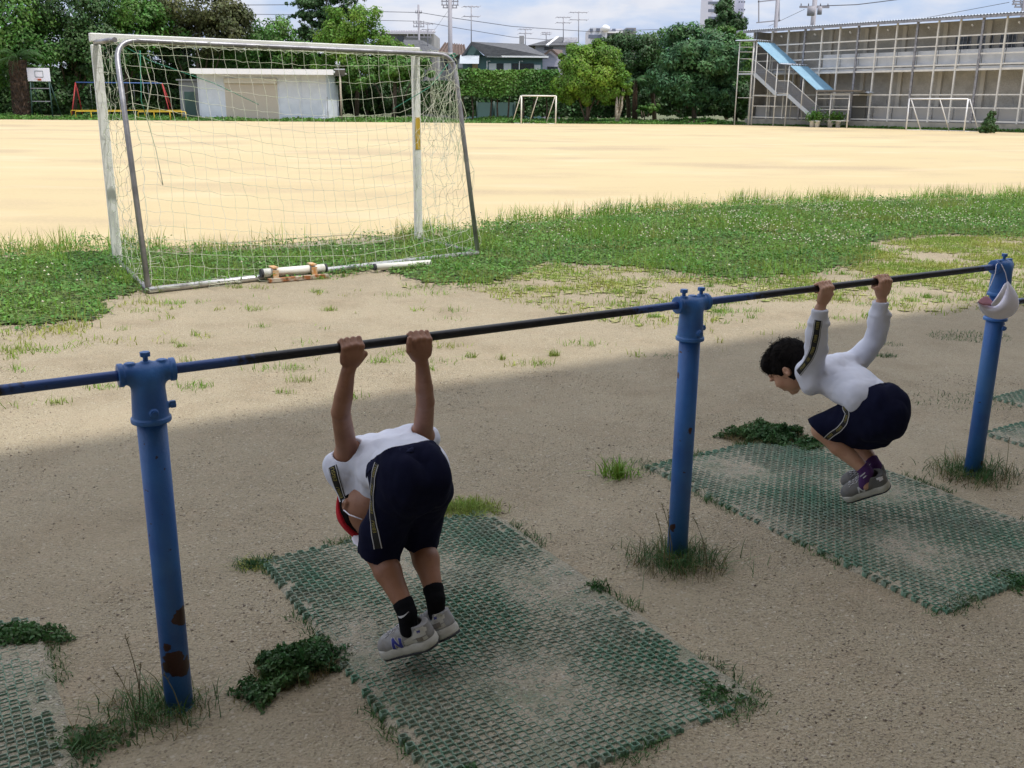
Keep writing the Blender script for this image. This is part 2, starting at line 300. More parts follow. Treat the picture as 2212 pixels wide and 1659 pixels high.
# tall stalks on the band's far edge, and dry thatch under the yellow grass
FE=gp([(-100,552),(0,545),(240,530),(420,538),(620,528),(860,513),(1040,486),(1250,466),(1430,450),(1600,438),(1900,428),(2212,422),(2400,418)]); q=[]
for i in range(len(FE)-1):
    a=np.array(FE[i]); b=np.array(FE[i+1]); m_=int(np.linalg.norm(b-a)*420); t_=RNG.random(m_); c_=a[None]+(b-a)[None]*t_[:,None]; keep=RNG.random(m_)<np.clip(.25+1.2*wob(c_[:,0],c_[:,1],3.3,2)+.6*wob(c_[:,0],c_[:,1],9,1),.03,1); c_=c_[keep]; q.append(np.stack([c_[:,0]+RNG.normal(0,.06,len(c_)),c_[:,1]-np.abs(RNG.normal(0,.22,len(c_))),np.zeros(len(c_))],1))
q=np.concatenate(q); tag(blades(q,RNG.uniform(.08,.30,len(q)),RNG.uniform(.005,.010,len(q)),.45,'tall_grass',grassm,seg=3),'taller grass blades standing along the far edge of the green band','grass',kind='stuff')
gx0,gy0=np.meshgrid(np.arange(-6,13,.045),np.arange(6,14,.045)); gx0=gx0.ravel();gy0=gy0.ravel(); gx0=gx0+RNG.normal(0,.02,len(gx0)); gy0=gy0+RNG.normal(0,.02,len(gx0))
pk=np.where(inpoly(gx0+.15*wob(gx0,gy0,5,2),gy0+.15*wob(gx0,gy0,6,1),YEL2),.9*np.clip((gy0-7.3)*.5,.12,1)*np.clip(.45+1.2*wob(gx0,gy0,3.3,2)+.5*wob(gx0,gy0,11,4),0,1.5),0); kk=(RNG.random(len(gx0))<pk)&(np.abs(gx0)<gy0*.56+1); gx0=gx0[kk];gy0=gy0[kk]
tv=np.stack([gx0[:,None]+np.array([-.5,.5,.5,-.5])[None]*.045+RNG.normal(0,.012,(len(gx0),4)),gy0[:,None]+np.array([-.5,-.5,.5,.5])[None]*.045+RNG.normal(0,.012,(len(gx0),4)),RNG.uniform(.003,.010,(len(gx0),4))],2).reshape(-1,3)
tag(npmesh('dry_turf',tv,np.arange(len(tv)).reshape(-1,4),mat('dry_thatch',(.22,.25,.07),.95,(.29,.27,.12),4,4,.4,.6,coord='p',island=.2)),kind='structure')
# verge at the far side: rough grass strips
def weedstrip(a,b,depth,n,h,size,name,label,m=leafmid):
    a=Vector(a); b=Vector(b); t=RNG.random(n); q=RNG.random(n)*depth; nn=Vector((-(b-a).y,(b-a).x,0)).normalized()
    X=a.x+(b.x-a.x)*t+nn.x*q; Y=a.y+(b.y-a.y)*t+nn.y*q; hh=h*(.35+.65*np.clip(.5+wob(X,Y,.8,2),0,1.2))*(.4+.6*q/depth)
    p=np.stack([X,Y,RNG.random(n)*hh],1); nr=RNG.normal(size=p.shape)*.8; nr[:,2]+=.8
    return tag(discs(p,nr,RNG.uniform(.5,1,n)*size,name,m,el=1.3),label,'weeds',kind='stuff')
_dc=Vector((sum(p[0] for p in DENSE)/len(DENSE),sum(p[1] for p in DENSE)/len(DENSE),0))
tg=mat('thatch',(.055,.12,.022),.95,(.14,.19,.05),2.5,5,.35,.65,coord='p',layers=[((.03,.06,.012),30,3,.5,.7,'noise',.8),((.2,.2,.08),8,4,.6,.75,'noise',.6)],bump=1,bscale=60,bdist=.03)
vb=gp([(-500,566),(0,556),(240,541),(420,548),(620,540),(860,522),(1040,496),(1250,474),(1430,458),(1600,446),(1900,436),(2212,430),(2700,421),(2700,450),(2212,512),(2050,505),(1880,520),(1870,560),(1720,596),(1560,600),(1400,578),(1180,565),(1120,592),(1040,612),(960,614),(880,598),(830,582),(720,590),(560,600),(430,610),(300,618),(250,650),(200,688),(60,700),(-40,705),(-500,745)])
cs=.05; gx0,gy0=np.meshgrid(np.arange(-12,14,cs),np.arange(6,20,cs)); gx0=gx0.ravel();gy0=gy0.ravel(); kk=inpoly(gx0+.09*wob(gx0,gy0,7,3)+RNG.normal(0,.035,len(gx0)),gy0+.09*wob(gx0,gy0,6,4)+RNG.normal(0,.035,len(gx0)),vb)&(np.abs(gx0)<gy0*.56+1.2); gx0=gx0[kk];gy0=gy0[kk]
jx=lambda a:(a[:,None]+np.array([-.6,.6,.6,-.6])[None]*cs+RNG.normal(0,.012,(len(a),4)))
qx=jx(gx0); jy=gy0[:,None]+np.array([-.6,-.6,.6,.6])[None]*cs+RNG.normal(0,.012,(len(gy0),4)); tv=np.stack([qx,jy,RNG.uniform(.006,.02,qx.shape)],2).reshape(-1,3)
tag(npmesh('turf',tv,np.arange(len(tv)).reshape(-1,4),tg),kind='structure')
weedstrip((-80,75.8,0),(-4,80.6,0),9,26000,.45,.14,'verge_weeds','low green weeds along the far edge of the field by the shed')
weedstrip((-4,80.6,0),(19,82.5,0),7,14000,.5,.14,'verge_weeds','low green weeds under the round tree at the far edge of the field')
weedstrip((19,82.4,0),(36,60.5,0),1.2,6000,.3,.1,'verge_weeds','low weeds along the foot of the steel framed building')
# ------------------------------------------------------------------ distance-field modeller (numpy) for organic shapes
def _a(v): return np.array(tuple(v),np.float32)
class SDF:
    def __init__(s,lo,hi,vox):
        s.lo=_a(lo); s.vox=vox; s.n=tuple(int(math.ceil((hi[i]-lo[i])/vox))+1 for i in range(3)); s.D=np.full(s.n,.5,np.float32)
    def reg(s,lo,hi):
        i0=[max(0,int((lo[i]-s.lo[i])/s.vox)) for i in range(3)]; i1=[min(s.n[i],int((hi[i]-s.lo[i])/s.vox)+2) for i in range(3)]
        if any(i1[i]<=i0[i] for i in range(3)): return None
        sl=tuple(slice(i0[i],i1[i]) for i in range(3)); ax=[(s.lo[i]+s.vox*np.arange(i0[i],i1[i])).astype(np.float32) for i in range(3)]
        return sl,ax[0][:,None,None],ax[1][None,:,None],ax[2][None,None,:]
    def comb(s,sl,d,k,sub=False):
        a=s.D[sl]
        if sub: s.D[sl]=np.maximum(a,-d); return
        if k<=0: s.D[sl]=np.minimum(a,d); return
        h=np.clip(.5+.5*(a-d)/k,0,1); s.D[sl]=a*(1-h)+d*h-k*h*(1-h)
    def cone(s,p0,p1,r0,r1,k=.012,flat=None,sub=False,cap=False):
        p0=_a(p0); p1=_a(p1); m=max(r0,r1)+.03+k; g=s.reg(np.minimum(p0,p1)-m,np.maximum(p0,p1)+m)
        if g is None: return
        sl,x,y,z=g; d=p1-p0; L2=float(d@d)+1e-12; X,Y,Zz=x-p0[0],y-p0[1],z-p0[2]; t=(X*d[0]+Y*d[1]+Zz*d[2])/L2; tc=np.clip(t,0,1)
        qx,qy,qz=X-tc*d[0],Y-tc*d[1],Zz-tc*d[2]
        if flat: # (axis, factor): squeeze along axis
            ax=_a(flat[0]); e=qx*ax[0]+qy*ax[1]+qz*ax[2]; f=1/flat[1]-1; qx=qx+e*f*ax[0]; qy=qy+e*f*ax[1]; qz=qz+e*f*ax[2]
        q=np.sqrt(qx*qx+qy*qy+qz*qz)-(r0+(r1-r0)*tc)
        if flat: q=q*min(1,flat[1]*1.3)
        if cap: q=np.maximum(q,np.abs(t-.5)*math.sqrt(L2)-.5*math.sqrt(L2))
        s.comb(sl,q.astype(np.float32),k,sub)
    def ell(s,c,axes,rad,k=.012,sub=False):
        c=_a(c); m=max(rad)+.03+k; g=s.reg(c-m,c+m)
        if g is None: return
        sl,x,y,z=g; q=0
        for a,r_ in zip(axes,rad):
            a=_a(a); q=q+(((x-c[0])*a[0]+(y-c[1])*a[1]+(z-c[2])*a[2])/r_)**2
        q=np.sqrt(q); s.comb(sl,((q-1)*min(rad)*(.6+.4*1)).astype(np.float32),k,sub)
    def path(s,pts,rs,k=.008,flat=None):
        for i in range(len(pts)-1): s.cone(pts[i],pts[i+1],rs[i],rs[i+1],k,flat)
    def shell(s,t): s.D=np.abs(s.D+t/2)-t/2
    def half(s,c,nrm,lo=None,hi=None):
        """cut away what lies beyond the plane, in a box"""
        g=s.reg(lo if lo is not None else s.lo, hi if hi is not None else s.lo+s.vox*np.array(s.n)); sl,x,y,z=g; c=_a(c); nrm=_a(nrm)
        s.D[sl]=np.maximum(s.D[sl],(x-c[0])*nrm[0]+(y-c[1])*nrm[1]+(z-c[2])*nrm[2])
    def noise(s,amp,f,ax=((1,0,0),(0,1,0),(0,0,1)),seed=0,ridge=False):
        rg=(lambda v:1-2*np.abs(np.sin(v*.5))) if ridge else np.sin
        sl,x,y,z=s.reg(s.lo,s.lo+s.vox*np.array(s.n)); r=np.random.default_rng(seed); t=0
        co=[x*a[0]+y*a[1]+z*a[2] for a in ax]
        for i in range(5):
            w_=r.normal(size=3); w_/=np.linalg.norm(w_); w_*=f*(1+.5*i); t=t+rg(co[0]*w_[0]+co[1]*w_[1]+co[2]*w_[2]+r.uniform(0,6)+1.3*np.sin(co[0]*w_[1]*.7+co[1]*w_[2]*.7))/(1+.5*i)
        s.D+=(amp*t/2.2).astype(np.float32)
    def mesh(s,name,mt=None,parent=None,origin=(0,0,0),smooth=True):
        D=s.D; n=D.shape; I=D<0; c=np.zeros(tuple(k-1 for k in n),np.int8)
        for a in (0,1):
            for b in (0,1):
                for e in (0,1): c+=I[a:n[0]-1+a,b:n[1]-1+b,e:n[2]-1+e]
        act=(c>0)&(c<8); ids=np.full(act.shape,-1,np.int32); cells=np.argwhere(act); ids[act]=np.arange(len(cells))
        acc=np.zeros((len(cells),3),np.float32); cnt=np.zeros(len(cells),np.float32)
        cor=[(a,b,e) for a in (0,1) for b in (0,1) for e in (0,1)]
        cv={q:D[cells[:,0]+q[0],cells[:,1]+q[1],cells[:,2]+q[2]] for q in cor}
        for q in cor:
            for ax in range(3):
                if q[ax]==0:
                    q2=list(q); q2[ax]=1; q2=tuple(q2); a=cv[q]; b=cv[q2]; m=(a<0)!=(b<0); t=np.where(m,a/(a-b+1e-12),0)
                    p=np.array(q,np.float32)[None]+np.zeros((len(cells),3),np.float32); p[:,ax]+=t; acc[m]+=p[m]; cnt[m]+=1
        vv=(acc/cnt[:,None]+cells)*s.vox+s.lo-_a(origin)
        F=[]
        for ax in range(3):
            o=[1,2,0][ax]; p_=[2,0,1][ax]
            A=np.moveaxis(I,ax,0)
            m=(I.take(range(0,n[ax]-1),ax)!=I.take(range(1,n[ax]),ax)); e=np.argwhere(m); e=e[(e[:,o]>0)&(e[:,p_]>0)&(e[:,o]<n[o]-1)&(e[:,p_]<n[p_]-1)]
            def cid(do,dp):
                z_=e.copy(); z_[:,o]-=do; z_[:,p_]-=dp; return ids[z_[:,0],z_[:,1],z_[:,2]]
            q=np.stack([cid(0,0),cid(1,0),cid(1,1),cid(0,1)],1); ins=I[e[:,0],e[:,1],e[:,2]]
            q[~ins]=q[~ins][:,::-1]; F.append(q)
        F=np.concatenate(F); F=F[(F>=0).all(1)]
        return npmesh(name,vv,F,mt,parent,smooth)
def bvh(o):
    me=o.data; n=len(me.vertices); co=np.empty(n*3,np.float32); me.vertices.foreach_get('co',co); return BVHTree.FromPolygons([tuple(p) for p in co.reshape(-1,3)],[tuple(p.vertices) for p in me.polygons])
def cast(tree,x,y,lift=0.0):
    d=ray(x,y).normalized(); h=tree.ray_cast(C0,d)
    if h[0] is None: return None,None
    n=h[1]
    if n.dot(d)>0: n=-n
    return h[0]+n*lift,n
def ribbon(tree,pix,width,lift,name,mt,parent,off=0.0,th=.0006,n=None):
    """strip laid on a surface along a path of photo pixels"""
    pts=[]
    for i in range(len(pix)-1):
        m=6 if n is None else n
        for j in range(m+(1 if i==len(pix)-2 else 0)):
            t=j/m; h,nn=cast(tree,pix[i][0]*(1-t)+pix[i+1][0]*t,pix[i][1]*(1-t)+pix[i+1][1]*t)
            if h is not None: pts.append((h,nn))
    if len(pts)<2: return None
    # smooth normals
    ns=[sum((pts[max(0,min(len(pts)-1,i+k))][1] for k in (-2,-1,0,1,2)),Vector()).normalized() for i in range(len(pts))]
    ps=[sum((pts[max(0,min(len(pts)-1,i+k))][0] for k in (-1,0,1)),Vector())/3 for i in range(len(pts))]
    fr=[]
    for i in range(len(ps)):
        t=(ps[min(i+1,len(ps)-1)]-ps[max(i-1,0)]).normalized(); b=ns[i].cross(t).normalized(); fr.append((ps[i],t,b,ns[i]))
    if name is None: return fr
    mb=MB(); nw=5
    for p,t,b,nn in fr:
        for q in range(nw):
            u=(q/(nw-1)-.5)*width+off; c=p+b*u; h=tree.find_nearest(c)
            c2=h[0] if h[0] is not None and (h[0]-c).length<.012 else c
            mb.v.append(c2+nn*lift)
    for i in range(len(fr)-1):
        for q in range(nw-1): mb.f.append([i*nw+q,i*nw+q+1,(i+1)*nw+q+1,(i+1)*nw+q]); mb.sm.append(True)
    return mb.build(name,mt,parent)
def textverts(s):
    cu=bpy.data.curves.new('t','FONT'); cu.body=s; cu.size=1; o=bpy.data.objects.new('t',cu); COL.objects.link(o); dg=bpy.context.evaluated_depsgraph_get(); me=o.evaluated_get(dg).to_mesh()
    v=[v_.co.copy() for v_ in me.vertices]; f=[list(p.vertices) for p in me.polygons]; o.evaluated_get(dg).to_mesh_clear(); bpy.data.objects.remove(o); bpy.data.curves.remove(cu); return v,f
TXT=textverts('EBISU')
def tape_text(tree,fr,size,lift,parent,flip=False,gap=.02):
    """yellow lettering running along a tape"""
    if not fr or len(fr)<3: return
    L_=[0]
    for i in range(1,len(fr)): L_.append(L_[-1]+(fr[i][0]-fr[i-1][0]).length)
    v,f=TXT; wd=max(q.x for q in v)*size; mb=MB(); s0=.004; hgt=size*.7
    def at(s):
        s=min(max(s,0),L_[-1]-1e-6); i=max(k for k in range(len(L_)) if L_[k]<=s); i=min(i,len(fr)-2); t=(s-L_[i])/(L_[i+1]-L_[i]+1e-9); A=fr[i];B=fr[i+1]; return [A[k].lerp(B[k],t) for k in range(4)]
    while s0+wd<L_[-1]+.004:
        b=len(mb.v)
        for q in v:
            sx=s0+(q.x*size if not flip else wd-q.x*size); p,t,bb,nn=at(sx); uu=(q.y*size-hgt/2)*(1 if not flip else -1); c=p+bb*uu; h=tree.find_nearest(c); c=h[0] if h[0] is not None and (h[0]-c).length<.012 else c
            mb.v.append(c+nn*lift)
        for q in f: mb.f.append([b+i for i in q]); mb.sm.append(False)
        s0+=wd+gap
    if mb.f: mb.build('lettering',tapegold,parent)
# ------------------------------------------------------------------ the horizontal bars
BARZ=.893
P1=Vector((-.85,2.184,0)); P2=Vector((.572,3.060,0)); P3=Vector((1.962,3.885,0)); STEP=Vector((1.41,.853,0))
P0=P1-STEP; P4=P3+STEP
hb=empty('horizontal_bar',P1,'row of low blue posts carrying long worn black gymnastics bars across the schoolyard','horizontal bar')
pm=mat('blue_post_paint',(.020,.095,.33),.45,(.03,.14,.42),9,6,.35,.7,bump=.35,bscale=140,bdist=.003,coord='p',layers=[((.07,.2,.42),4,6,.52,.7,'noise',.5),((.03,.02,.02),48,3,.70,.715,'noise',.9)])
t=pm.node_tree; nb=t.nodes['Principled BSDF']; src=nb.inputs['Base Color'].links[0].from_socket
geo=t.nodes.new('ShaderNodeNewGeometry'); nz=t.nodes.new('ShaderNodeTexNoise'); nz.inputs['Scale'].default_value=45; t.links.new(geo.outputs['Position'],nz.inputs['Vector'])
acc=None
def surf(px,py,P,r=.034):
    d=ray(px,py); a=Vector((d.x,d.y,0)); o=Vector((0,0,0))-P; A=a.dot(a); B=2*o.dot(a); C_=o.dot(o)-r*r; disc=max(B*B-4*A*C_,0); tt=(-B-math.sqrt(disc))/(2*A); return C0+d*tt
for (px,py,P,rr) in [(392,1330,P1,.026),(376,1428,P1,.028),(398,1440,P1,.024),(362,1400,P1,.010),(360,1440,P1,.016),(384,1448,P1,.02),(1464,812,P2,.008),(1503,716,P2,.01),(1477,716,P2,.01),(1452,1140,P2,.012),(1490,930,P2,.005),(2127,1010,P3,.01),(2100,1018,P3,.008),(2134,950,P3,.008),(2122,1000,P3,.012),(1470,760,P2,.006)]:
    q=surf(px,py,P); ds=t.nodes.new('ShaderNodeVectorMath'); ds.operation='DISTANCE'; ds.inputs[1].default_value=q; t.links.new(geo.outputs['Position'],ds.inputs[0])
    ad=t.nodes.new('ShaderNodeMath'); ad.operation='MULTIPLY_ADD'; ad.inputs[1].default_value=.035; t.links.new(nz.outputs['Fac'],ad.inputs[0]); t.links.new(ds.outputs['Value'],ad.inputs[2])
    lt=t.nodes.new('ShaderNodeMath'); lt.operation='LESS_THAN'; lt.inputs[1].default_value=rr+.0175; t.links.new(ad.outputs[0],lt.inputs[0])
    if acc is None: acc=lt.outputs[0]
    else:
        m_=t.nodes.new('ShaderNodeMath'); m_.operation='MAXIMUM'; t.links.new(acc,m_.inputs[0]); t.links.new(lt.outputs[0],m_.inputs[1]); acc=m_.outputs[0]
rc=t.nodes.new('ShaderNodeRGB'); rc.outputs[0].default_value=(.045,.014,.012,1); mxx=t.nodes.new('ShaderNodeMixRGB'); t.links.new(acc,mxx.inputs[0]); t.links.new(src,mxx.inputs[1]); t.links.new(rc.outputs[0],mxx.inputs[2]); t.links.new(mxx.outputs[0],nb.inputs['Base Color'])
def fitting(P,bolts,right=True,left=True,bz=BARZ,sk=.118):
    s=SDF((-.115,-.075,-.15),(.115,.09,.06),.0022); X=Vector((1,0,0)); Yv=Vector((0,1,0))
    s.cone((-.058 if left else -.02,0,0),(.058 if right else .02,0,0),.0235,.0235,0,cap=True)
    if not right: s.cone((-.02,0,0),(.03,0,0),.0235,.0235,.004)
    for q,on in ((-.058,left),(.058,right)):
        if on: s.cone((q-.006,0,0),(q+.006,0,0),.0275,.0275,.004,cap=True)
    s.cone((0,0,-sk),(0,0,-.02),.0425,.037,.018); s.half((0,0,-sk),(0,0,-1),(-.06,-.06,-.2),(.06,.06,-sk+.018))
    s.cone((0,0,-sk-.001),(0,0,-sk+.010),.0465,.0455,.004,cap=True)
    for i in range(-1,2): s.cone((i*.036,0,.018),(i*.036,0,.0275),.0125,.0115,.004,cap=True)
    s.cone((.0,-.038,-.09),(.0,-.047,-.09),.010,.010,.002,cap=True); s.cone((.038,0,-.085),(.048,0,-.085),.008,.008,.002,cap=True)
    o=s.mesh('bar_clamp',blue); a=math.atan2(U.y,U.x); o.matrix_world=Matrix.Translation(P+Z*bz)@Matrix.Rotation(a,4,'Z'); o.parent=hb; o.matrix_parent_inverse=Matrix.Translation(hb.location).inverted()
    for bx in bolts:
        mb=MB(); mb.tube([(bx,0,.026),(bx,0,.04)],.0062,8); mb.tube([(bx,0,.038),(bx,0,.049)],.0125,6,smooth=False)
        b=mb.build('bolt',blue,bev=.001); b.parent=o
    mb=MB(); mb.tube([(.046,0,-.085),(.058,0,-.085)],.0095,6,smooth=False); b=mb.build('bolt',blue); b.parent=o
    mb=MB(); mb.tube([(0,-.045,-.09),(0,-.051,-.09)],.0075,6,smooth=False); b=mb.build('bolt',blue); b.parent=o
    return o
ST={}
for i,P in enumerate([P1,P2,P3]):
    mb=MB(); mb.tube([P+Z*-.03,P+Z*.4,P+Z*(BARZ-.06)],[.0345,.034,.034],28); mb.build('post',pm,hb)
fitting(P1,[0]); fitting(P2,[-.036,.036]); fitting(P3,[0],right=False)
f3=fitting(P3,[],left=False,bz=.735,sk=.062)
# lower clamp on the third post is a plain collar
# bars, with a colour band along them
bm=mat('worn_bar',(.012,.012,.015),.38,(.02,.02,.024),30,4,.4,.6,metal=.25,bump=.2,bscale=160,bdist=.002,coord='p')
t=bm.node_tree; nb=t.nodes['Principled BSDF']; src=nb.inputs['Base Color'].links[0].from_socket
at=t.nodes.new('ShaderNodeAttribute'); at.attribute_name='paint'; nz=t.nodes.new('ShaderNodeTexNoise'); nz.inputs['Scale'].default_value=60; nz.inputs['Detail'].default_value=5
gg=t.nodes.new('ShaderNodeNewGeometry'); t.links.new(gg.outputs['Position'],nz.inputs['Vector'])
ad=t.nodes.new('ShaderNodeMath'); ad.operation='ADD'; t.links.new(at.outputs['Fac'],ad.inputs[0]); t.links.new(nz.outputs['Fac'],ad.inputs[1])
mr=t.nodes.new('ShaderNodeMapRange'); mr.inputs[1].default_value=.92; mr.inputs[2].default_value=1.12; t.links.new(ad.outputs[0],mr.inputs[0])
rc=t.nodes.new('ShaderNodeRGB'); rc.outputs[0].default_value=(.03,.07,.22,1); mxx=t.nodes.new('ShaderNodeMixRGB'); t.links.new(mr.outputs[0],mxx.inputs[0]); t.links.new(src,mxx.inputs[1]); t.links.new(rc.outputs[0],mxx.inputs[2]); t.links.new(mxx.outputs[0],nb.inputs['Base Color'])
def bar(A,B,z,pa,pb):
    n=60; pts=[(A.lerp(B,i/n)+Z*z) for i in range(n+1)]; mb=MB(); mb.tube(pts,.0125,16); o=mb.build('bar',bm,hb); L_=(B-A).length
    at=o.data.attributes.new('paint','FLOAT','POINT'); val=[]
    for v_ in o.data.vertices:
        s_=(v_.co-A).dot((B-A).normalized()); val.append(max(.5+(pa-s_)*4,.5+(pb-(L_-s_))*4,0) if True else 0)
    at.data.foreach_set('value',[min(max(q,0),1) for q in val])
bar(P1-STEP,P1-U*.045,BARZ,.1,.25); bar(P1+U*.045,P2-U*.045,BARZ,.17,.18); bar(P2+U*.045,P3-U*.045,BARZ,.22,.1); bar(P3+U*.045,P4,.735,.1,.1)
# ------------------------------------------------------------------ plastic grid mats
matg=mat('mat_plastic',(.085,.20,.125),.6,(.15,.21,.15),3.2,5,.38,.6,bump=.3,bscale=200,bdist=.002,coord='p',layers=[((.2,.185,.14),14,4,.5,.66,'noise',.4)],island=.15)
matfill=mat('mat_soil',(.29,.27,.20),.95,(.34,.30,.22),6,5,.4,.6,coord='p',layers=[((.15,.18,.11),7,4,.5,.65,'noise',.6),((.36,.32,.26),220,1,.70,.95,'voronoi',.6),((.08,.07,.05),180,1,.75,.95,'voronoi',.6),((.48,.45,.4),150,1,.95,.97,'voronoi',.5)],bump=1,bscale=120,bdist=.01)
def ringmesh():
    ng=8; out=[];inn=[]
    for k in range(ng):
        a=2*math.pi*k/ng; c,s_=math.cos(a),math.sin(a); q=1/(abs(c)**5+abs(s_)**5)**(1/5); out.append((c*q*.0112,s_*q*.0094)); inn.append((c*q*.0090,s_*q*.0073))
    return out,inn
def make_mat(corner,du,dv,wd,ln,label,seed):
    """corner: far left corner; du along the bars, dv towards the school"""
    e=empty('grid_mat',corner,label,'ground mat','green plastic grid mats under the horizontal bars'); r=np.random.default_rng(seed); out,inn=ringmesh(); pu,pv=.0430,.0192
    nu=int(wd/pu); nvv=int(ln/pv); vs=[];fs=[]; ng=8; base=0
    for j in range(nvv):
        for i in range(nu):
            cx=(i+.3+(.5 if j%2 else 0))*pu; cy=(j+.5)*pv
            if (i in(0,nu-1) or j in (0,nvv-1)) and r.random()<.25: continue
            big=r.random()<.02; sc_=1.45 if big else 1; h=.0120+.0025*r.random()+.004*math.sin(cx*9+seed)*math.sin(cy*7); tx,ty=r.normal(0,.05,2)
            for (lst,z0) in ((out,-.006),(out,1),(inn,1),(inn,-.006)):
                for (a,b) in lst: vs.append((cx+a*sc_,cy+b*sc_,(h+a*tx+b*ty) if z0==1 else z0))
            for a,b in ((0,1),(1,2),(2,3)):
                for k in range(ng): fs.append((base+a*ng+k,base+a*ng+(k+1)%ng,base+b*ng+(k+1)%ng,base+b*ng+k))
            base+=4*ng
            # links
            for (ox,oy) in ((pu*.25,pv*.5),(-pu*.25,pv*.5)):
                l=.005; m_=.0018; hh=h-.002; x0,y0=cx+ox,cy+oy
                if oy: L1=.0045;ax_=(ox/abs(ox)*.75,.66)
                else: L1=.0045; ax_=(1,0)
                bx=(-ax_[1],ax_[0])
                q=[(x0+ax_[0]*L1*s1+bx[0]*m_*s2,y0+ax_[1]*L1*s1+bx[1]*m_*s2) for s1,s2 in ((-1,-1),(1,-1),(1,1),(-1,1))]
                for zz in (-.006,hh):
                    for a,b in q: vs.append((a,b,zz))
                for f_ in ((4,5,6,7),(0,1,5,4),(1,2,6,5),(2,3,7,6),(3,0,4,7)): fs.append(tuple(base+z_ for z_ in f_))
                base+=8
    vs=np.array(vs,np.float32); Wv=vs[:,0:1]*_a(du)[None]+vs[:,1:2]*_a(dv)[None]; Wv[:,2]=vs[:,2]; Wv+=_a(corner)[None]
    sink=wob(Wv[:,0],Wv[:,1],4.5,seed%4)*.0006; Wv[:,2]+=sink
    npmesh('grid',Wv,np.array(fs),matg,e)
    # soil filling the cells
    n=90; gx,gy=np.meshgrid(np.linspace(-.004,wd+.012,n),np.linspace(-.004,ln+.006,n)); g=np.stack([gx.ravel(),gy.ravel()],1); Q=g[:,0:1]*_a(du)[None]+g[:,1:2]*_a(dv)[None]+_a(corner)[None]; edge=np.minimum(np.minimum(g[:,0],wd-g[:,0]),np.minimum(g[:,1],ln-g[:,1])); Q[:,2]=-.003+(.0128+.0004*wob(Q[:,0],Q[:,1],5,1)+.0011*wob(Q[:,0],Q[:,1],37,2))*np.clip(edge/.022+.3*wob(Q[:,0],Q[:,1],23,3),0,1)
    idx=np.arange(n*n).reshape(n,n); f=np.stack([idx[:-1,:-1].ravel(),idx[:-1,1:].ravel(),idx[1:,1:].ravel(),idx[1:,:-1].ravel()],1); npmesh('soil_infill',Q,f,matfill,e,smooth=True)
    return e
DV=-NV
make_mat(Vector((-.85,3.0,0)),U,DV,.90,1.44,'green plastic grid mat under the child in the red cap',1)
make_mat(Vector((.57,3.93,0)),U,DV,.90,1.46,'green plastic grid mat under the crouching child with purple socks',2)
make_mat(Vector((-1.42,2.64,0))-U*.9,U,DV,.90,1.44,'green plastic grid mat cut off by the left edge of the photo',3)
g_=G(2118,938); make_mat(Vector((g_.x,g_.y,0)),U,DV,.9,.55,'faded grid mat at the right photo edge, the nearer of two',4)
g_=G(2138,862); make_mat(Vector((g_.x,g_.y,0)),U,DV,.9,.5,'faded grid mat at the right photo edge, the farther of two',5)
# ------------------------------------------------------------------ small stones, tufts and weeds near the bars
n=190000; gx=RNG.uniform(-3,4.6,n); gy=1.6+3.9*RNG.random(n)**1.4; k=(np.abs(gx)<gy*.6+.3)&(np.clip(.35+.8*wob(gx,gy,2.3,2)+.5*wob(gx,gy,9,3),.05,1)>RNG.random(n)); gx,gy=gx[k],gy[k]; n=len(gx)
oc=np.array([(1,0,0),(0,1,0),(-1,0,0),(0,-1,0),(0,0,.7),(0,0,-.7)]); of=np.array([(0,1,4),(1,2,4),(2,3,4),(3,0,4),(1,0,5),(2,1,5),(3,2,5),(0,3,5)])
s=RNG.gamma(3,.0006,n).clip(.0007,.0055); v=np.stack([gx,gy,np.full(n,.001)],1)[:,None,:]+(oc[None]*(1+.5*RNG.normal(size=(n,6,1))*.6))*s[:,None,None]; a=RNG.uniform(0,6.3,n)
f=(np.arange(n)*6)[:,None,None]+of[None]
stonem=mat('stones',(.46,.40,.31),.9,(.26,.215,.16),40,2,.4,.6,island=.55,coord='p')
tag(npmesh('gravel',v.reshape(-1,3),f.reshape(-1,3),stonem),'tiny pale and brown stones strewn over the trodden earth','gravel',kind='stuff')
def tuft(P,n,rad,h,wd,lean,name,label,cat,m,stalks=0,group=None,m2=None):
    p=np.stack([P[0]+RNG.normal(0,rad*.42,n)*(1+.6*np.sin(np.arange(n)*.05)),P[1]+RNG.normal(0,rad*.36,n),np.zeros(n)],1)
    o=empty(name,(P[0],P[1],0),label,cat,group)
    blades(p,RNG.uniform(.4,1,n)*h,RNG.uniform(.6,1,n)*wd,lean,'blades',m,o,seg=3)
    if m2 is not None:
        k=n//2; a=RNG.uniform(0,6.283,k); q=rad*1.1*np.sqrt(RNG.random(k)); blades(np.stack([P[0]+np.cos(a)*q,P[1]+np.sin(a)*q,np.zeros(k)],1),RNG.uniform(.3,.8,k)*h,RNG.uniform(.6,1,k)*wd,lean*1.6,'dry_blades',m2,o,seg=3)
    if stalks:
        mb=MB()
        for i in range(stalks):
            b=Vector((P[0]+random.uniform(-rad,rad)*.6,P[1]+random.uniform(-rad,rad)*.6,0)); H_=h*random.uniform(1.7,2.7); dx=Vector((random.uniform(-.3,.1),random.uniform(-.15,.15),0))*H_
            pts=[b+dx*(t_**2)+Z*H_*t_ for t_ in (0,.3,.6,.85,1)]; mb.tube(pts,[.0017,.0015,.0012,.001,.0008],4)
            for q in range(14):
                c=pts[3].lerp(pts[4],q/14*1.0); dd=Vector((random.uniform(-1,1),random.uniform(-1,1),random.uniform(-.2,1)))*.009; mb.tube([c,c+dd],[.0012,.0002],3,caps=False)
        mb.build('seed_stalks',strawm,o)
    return o
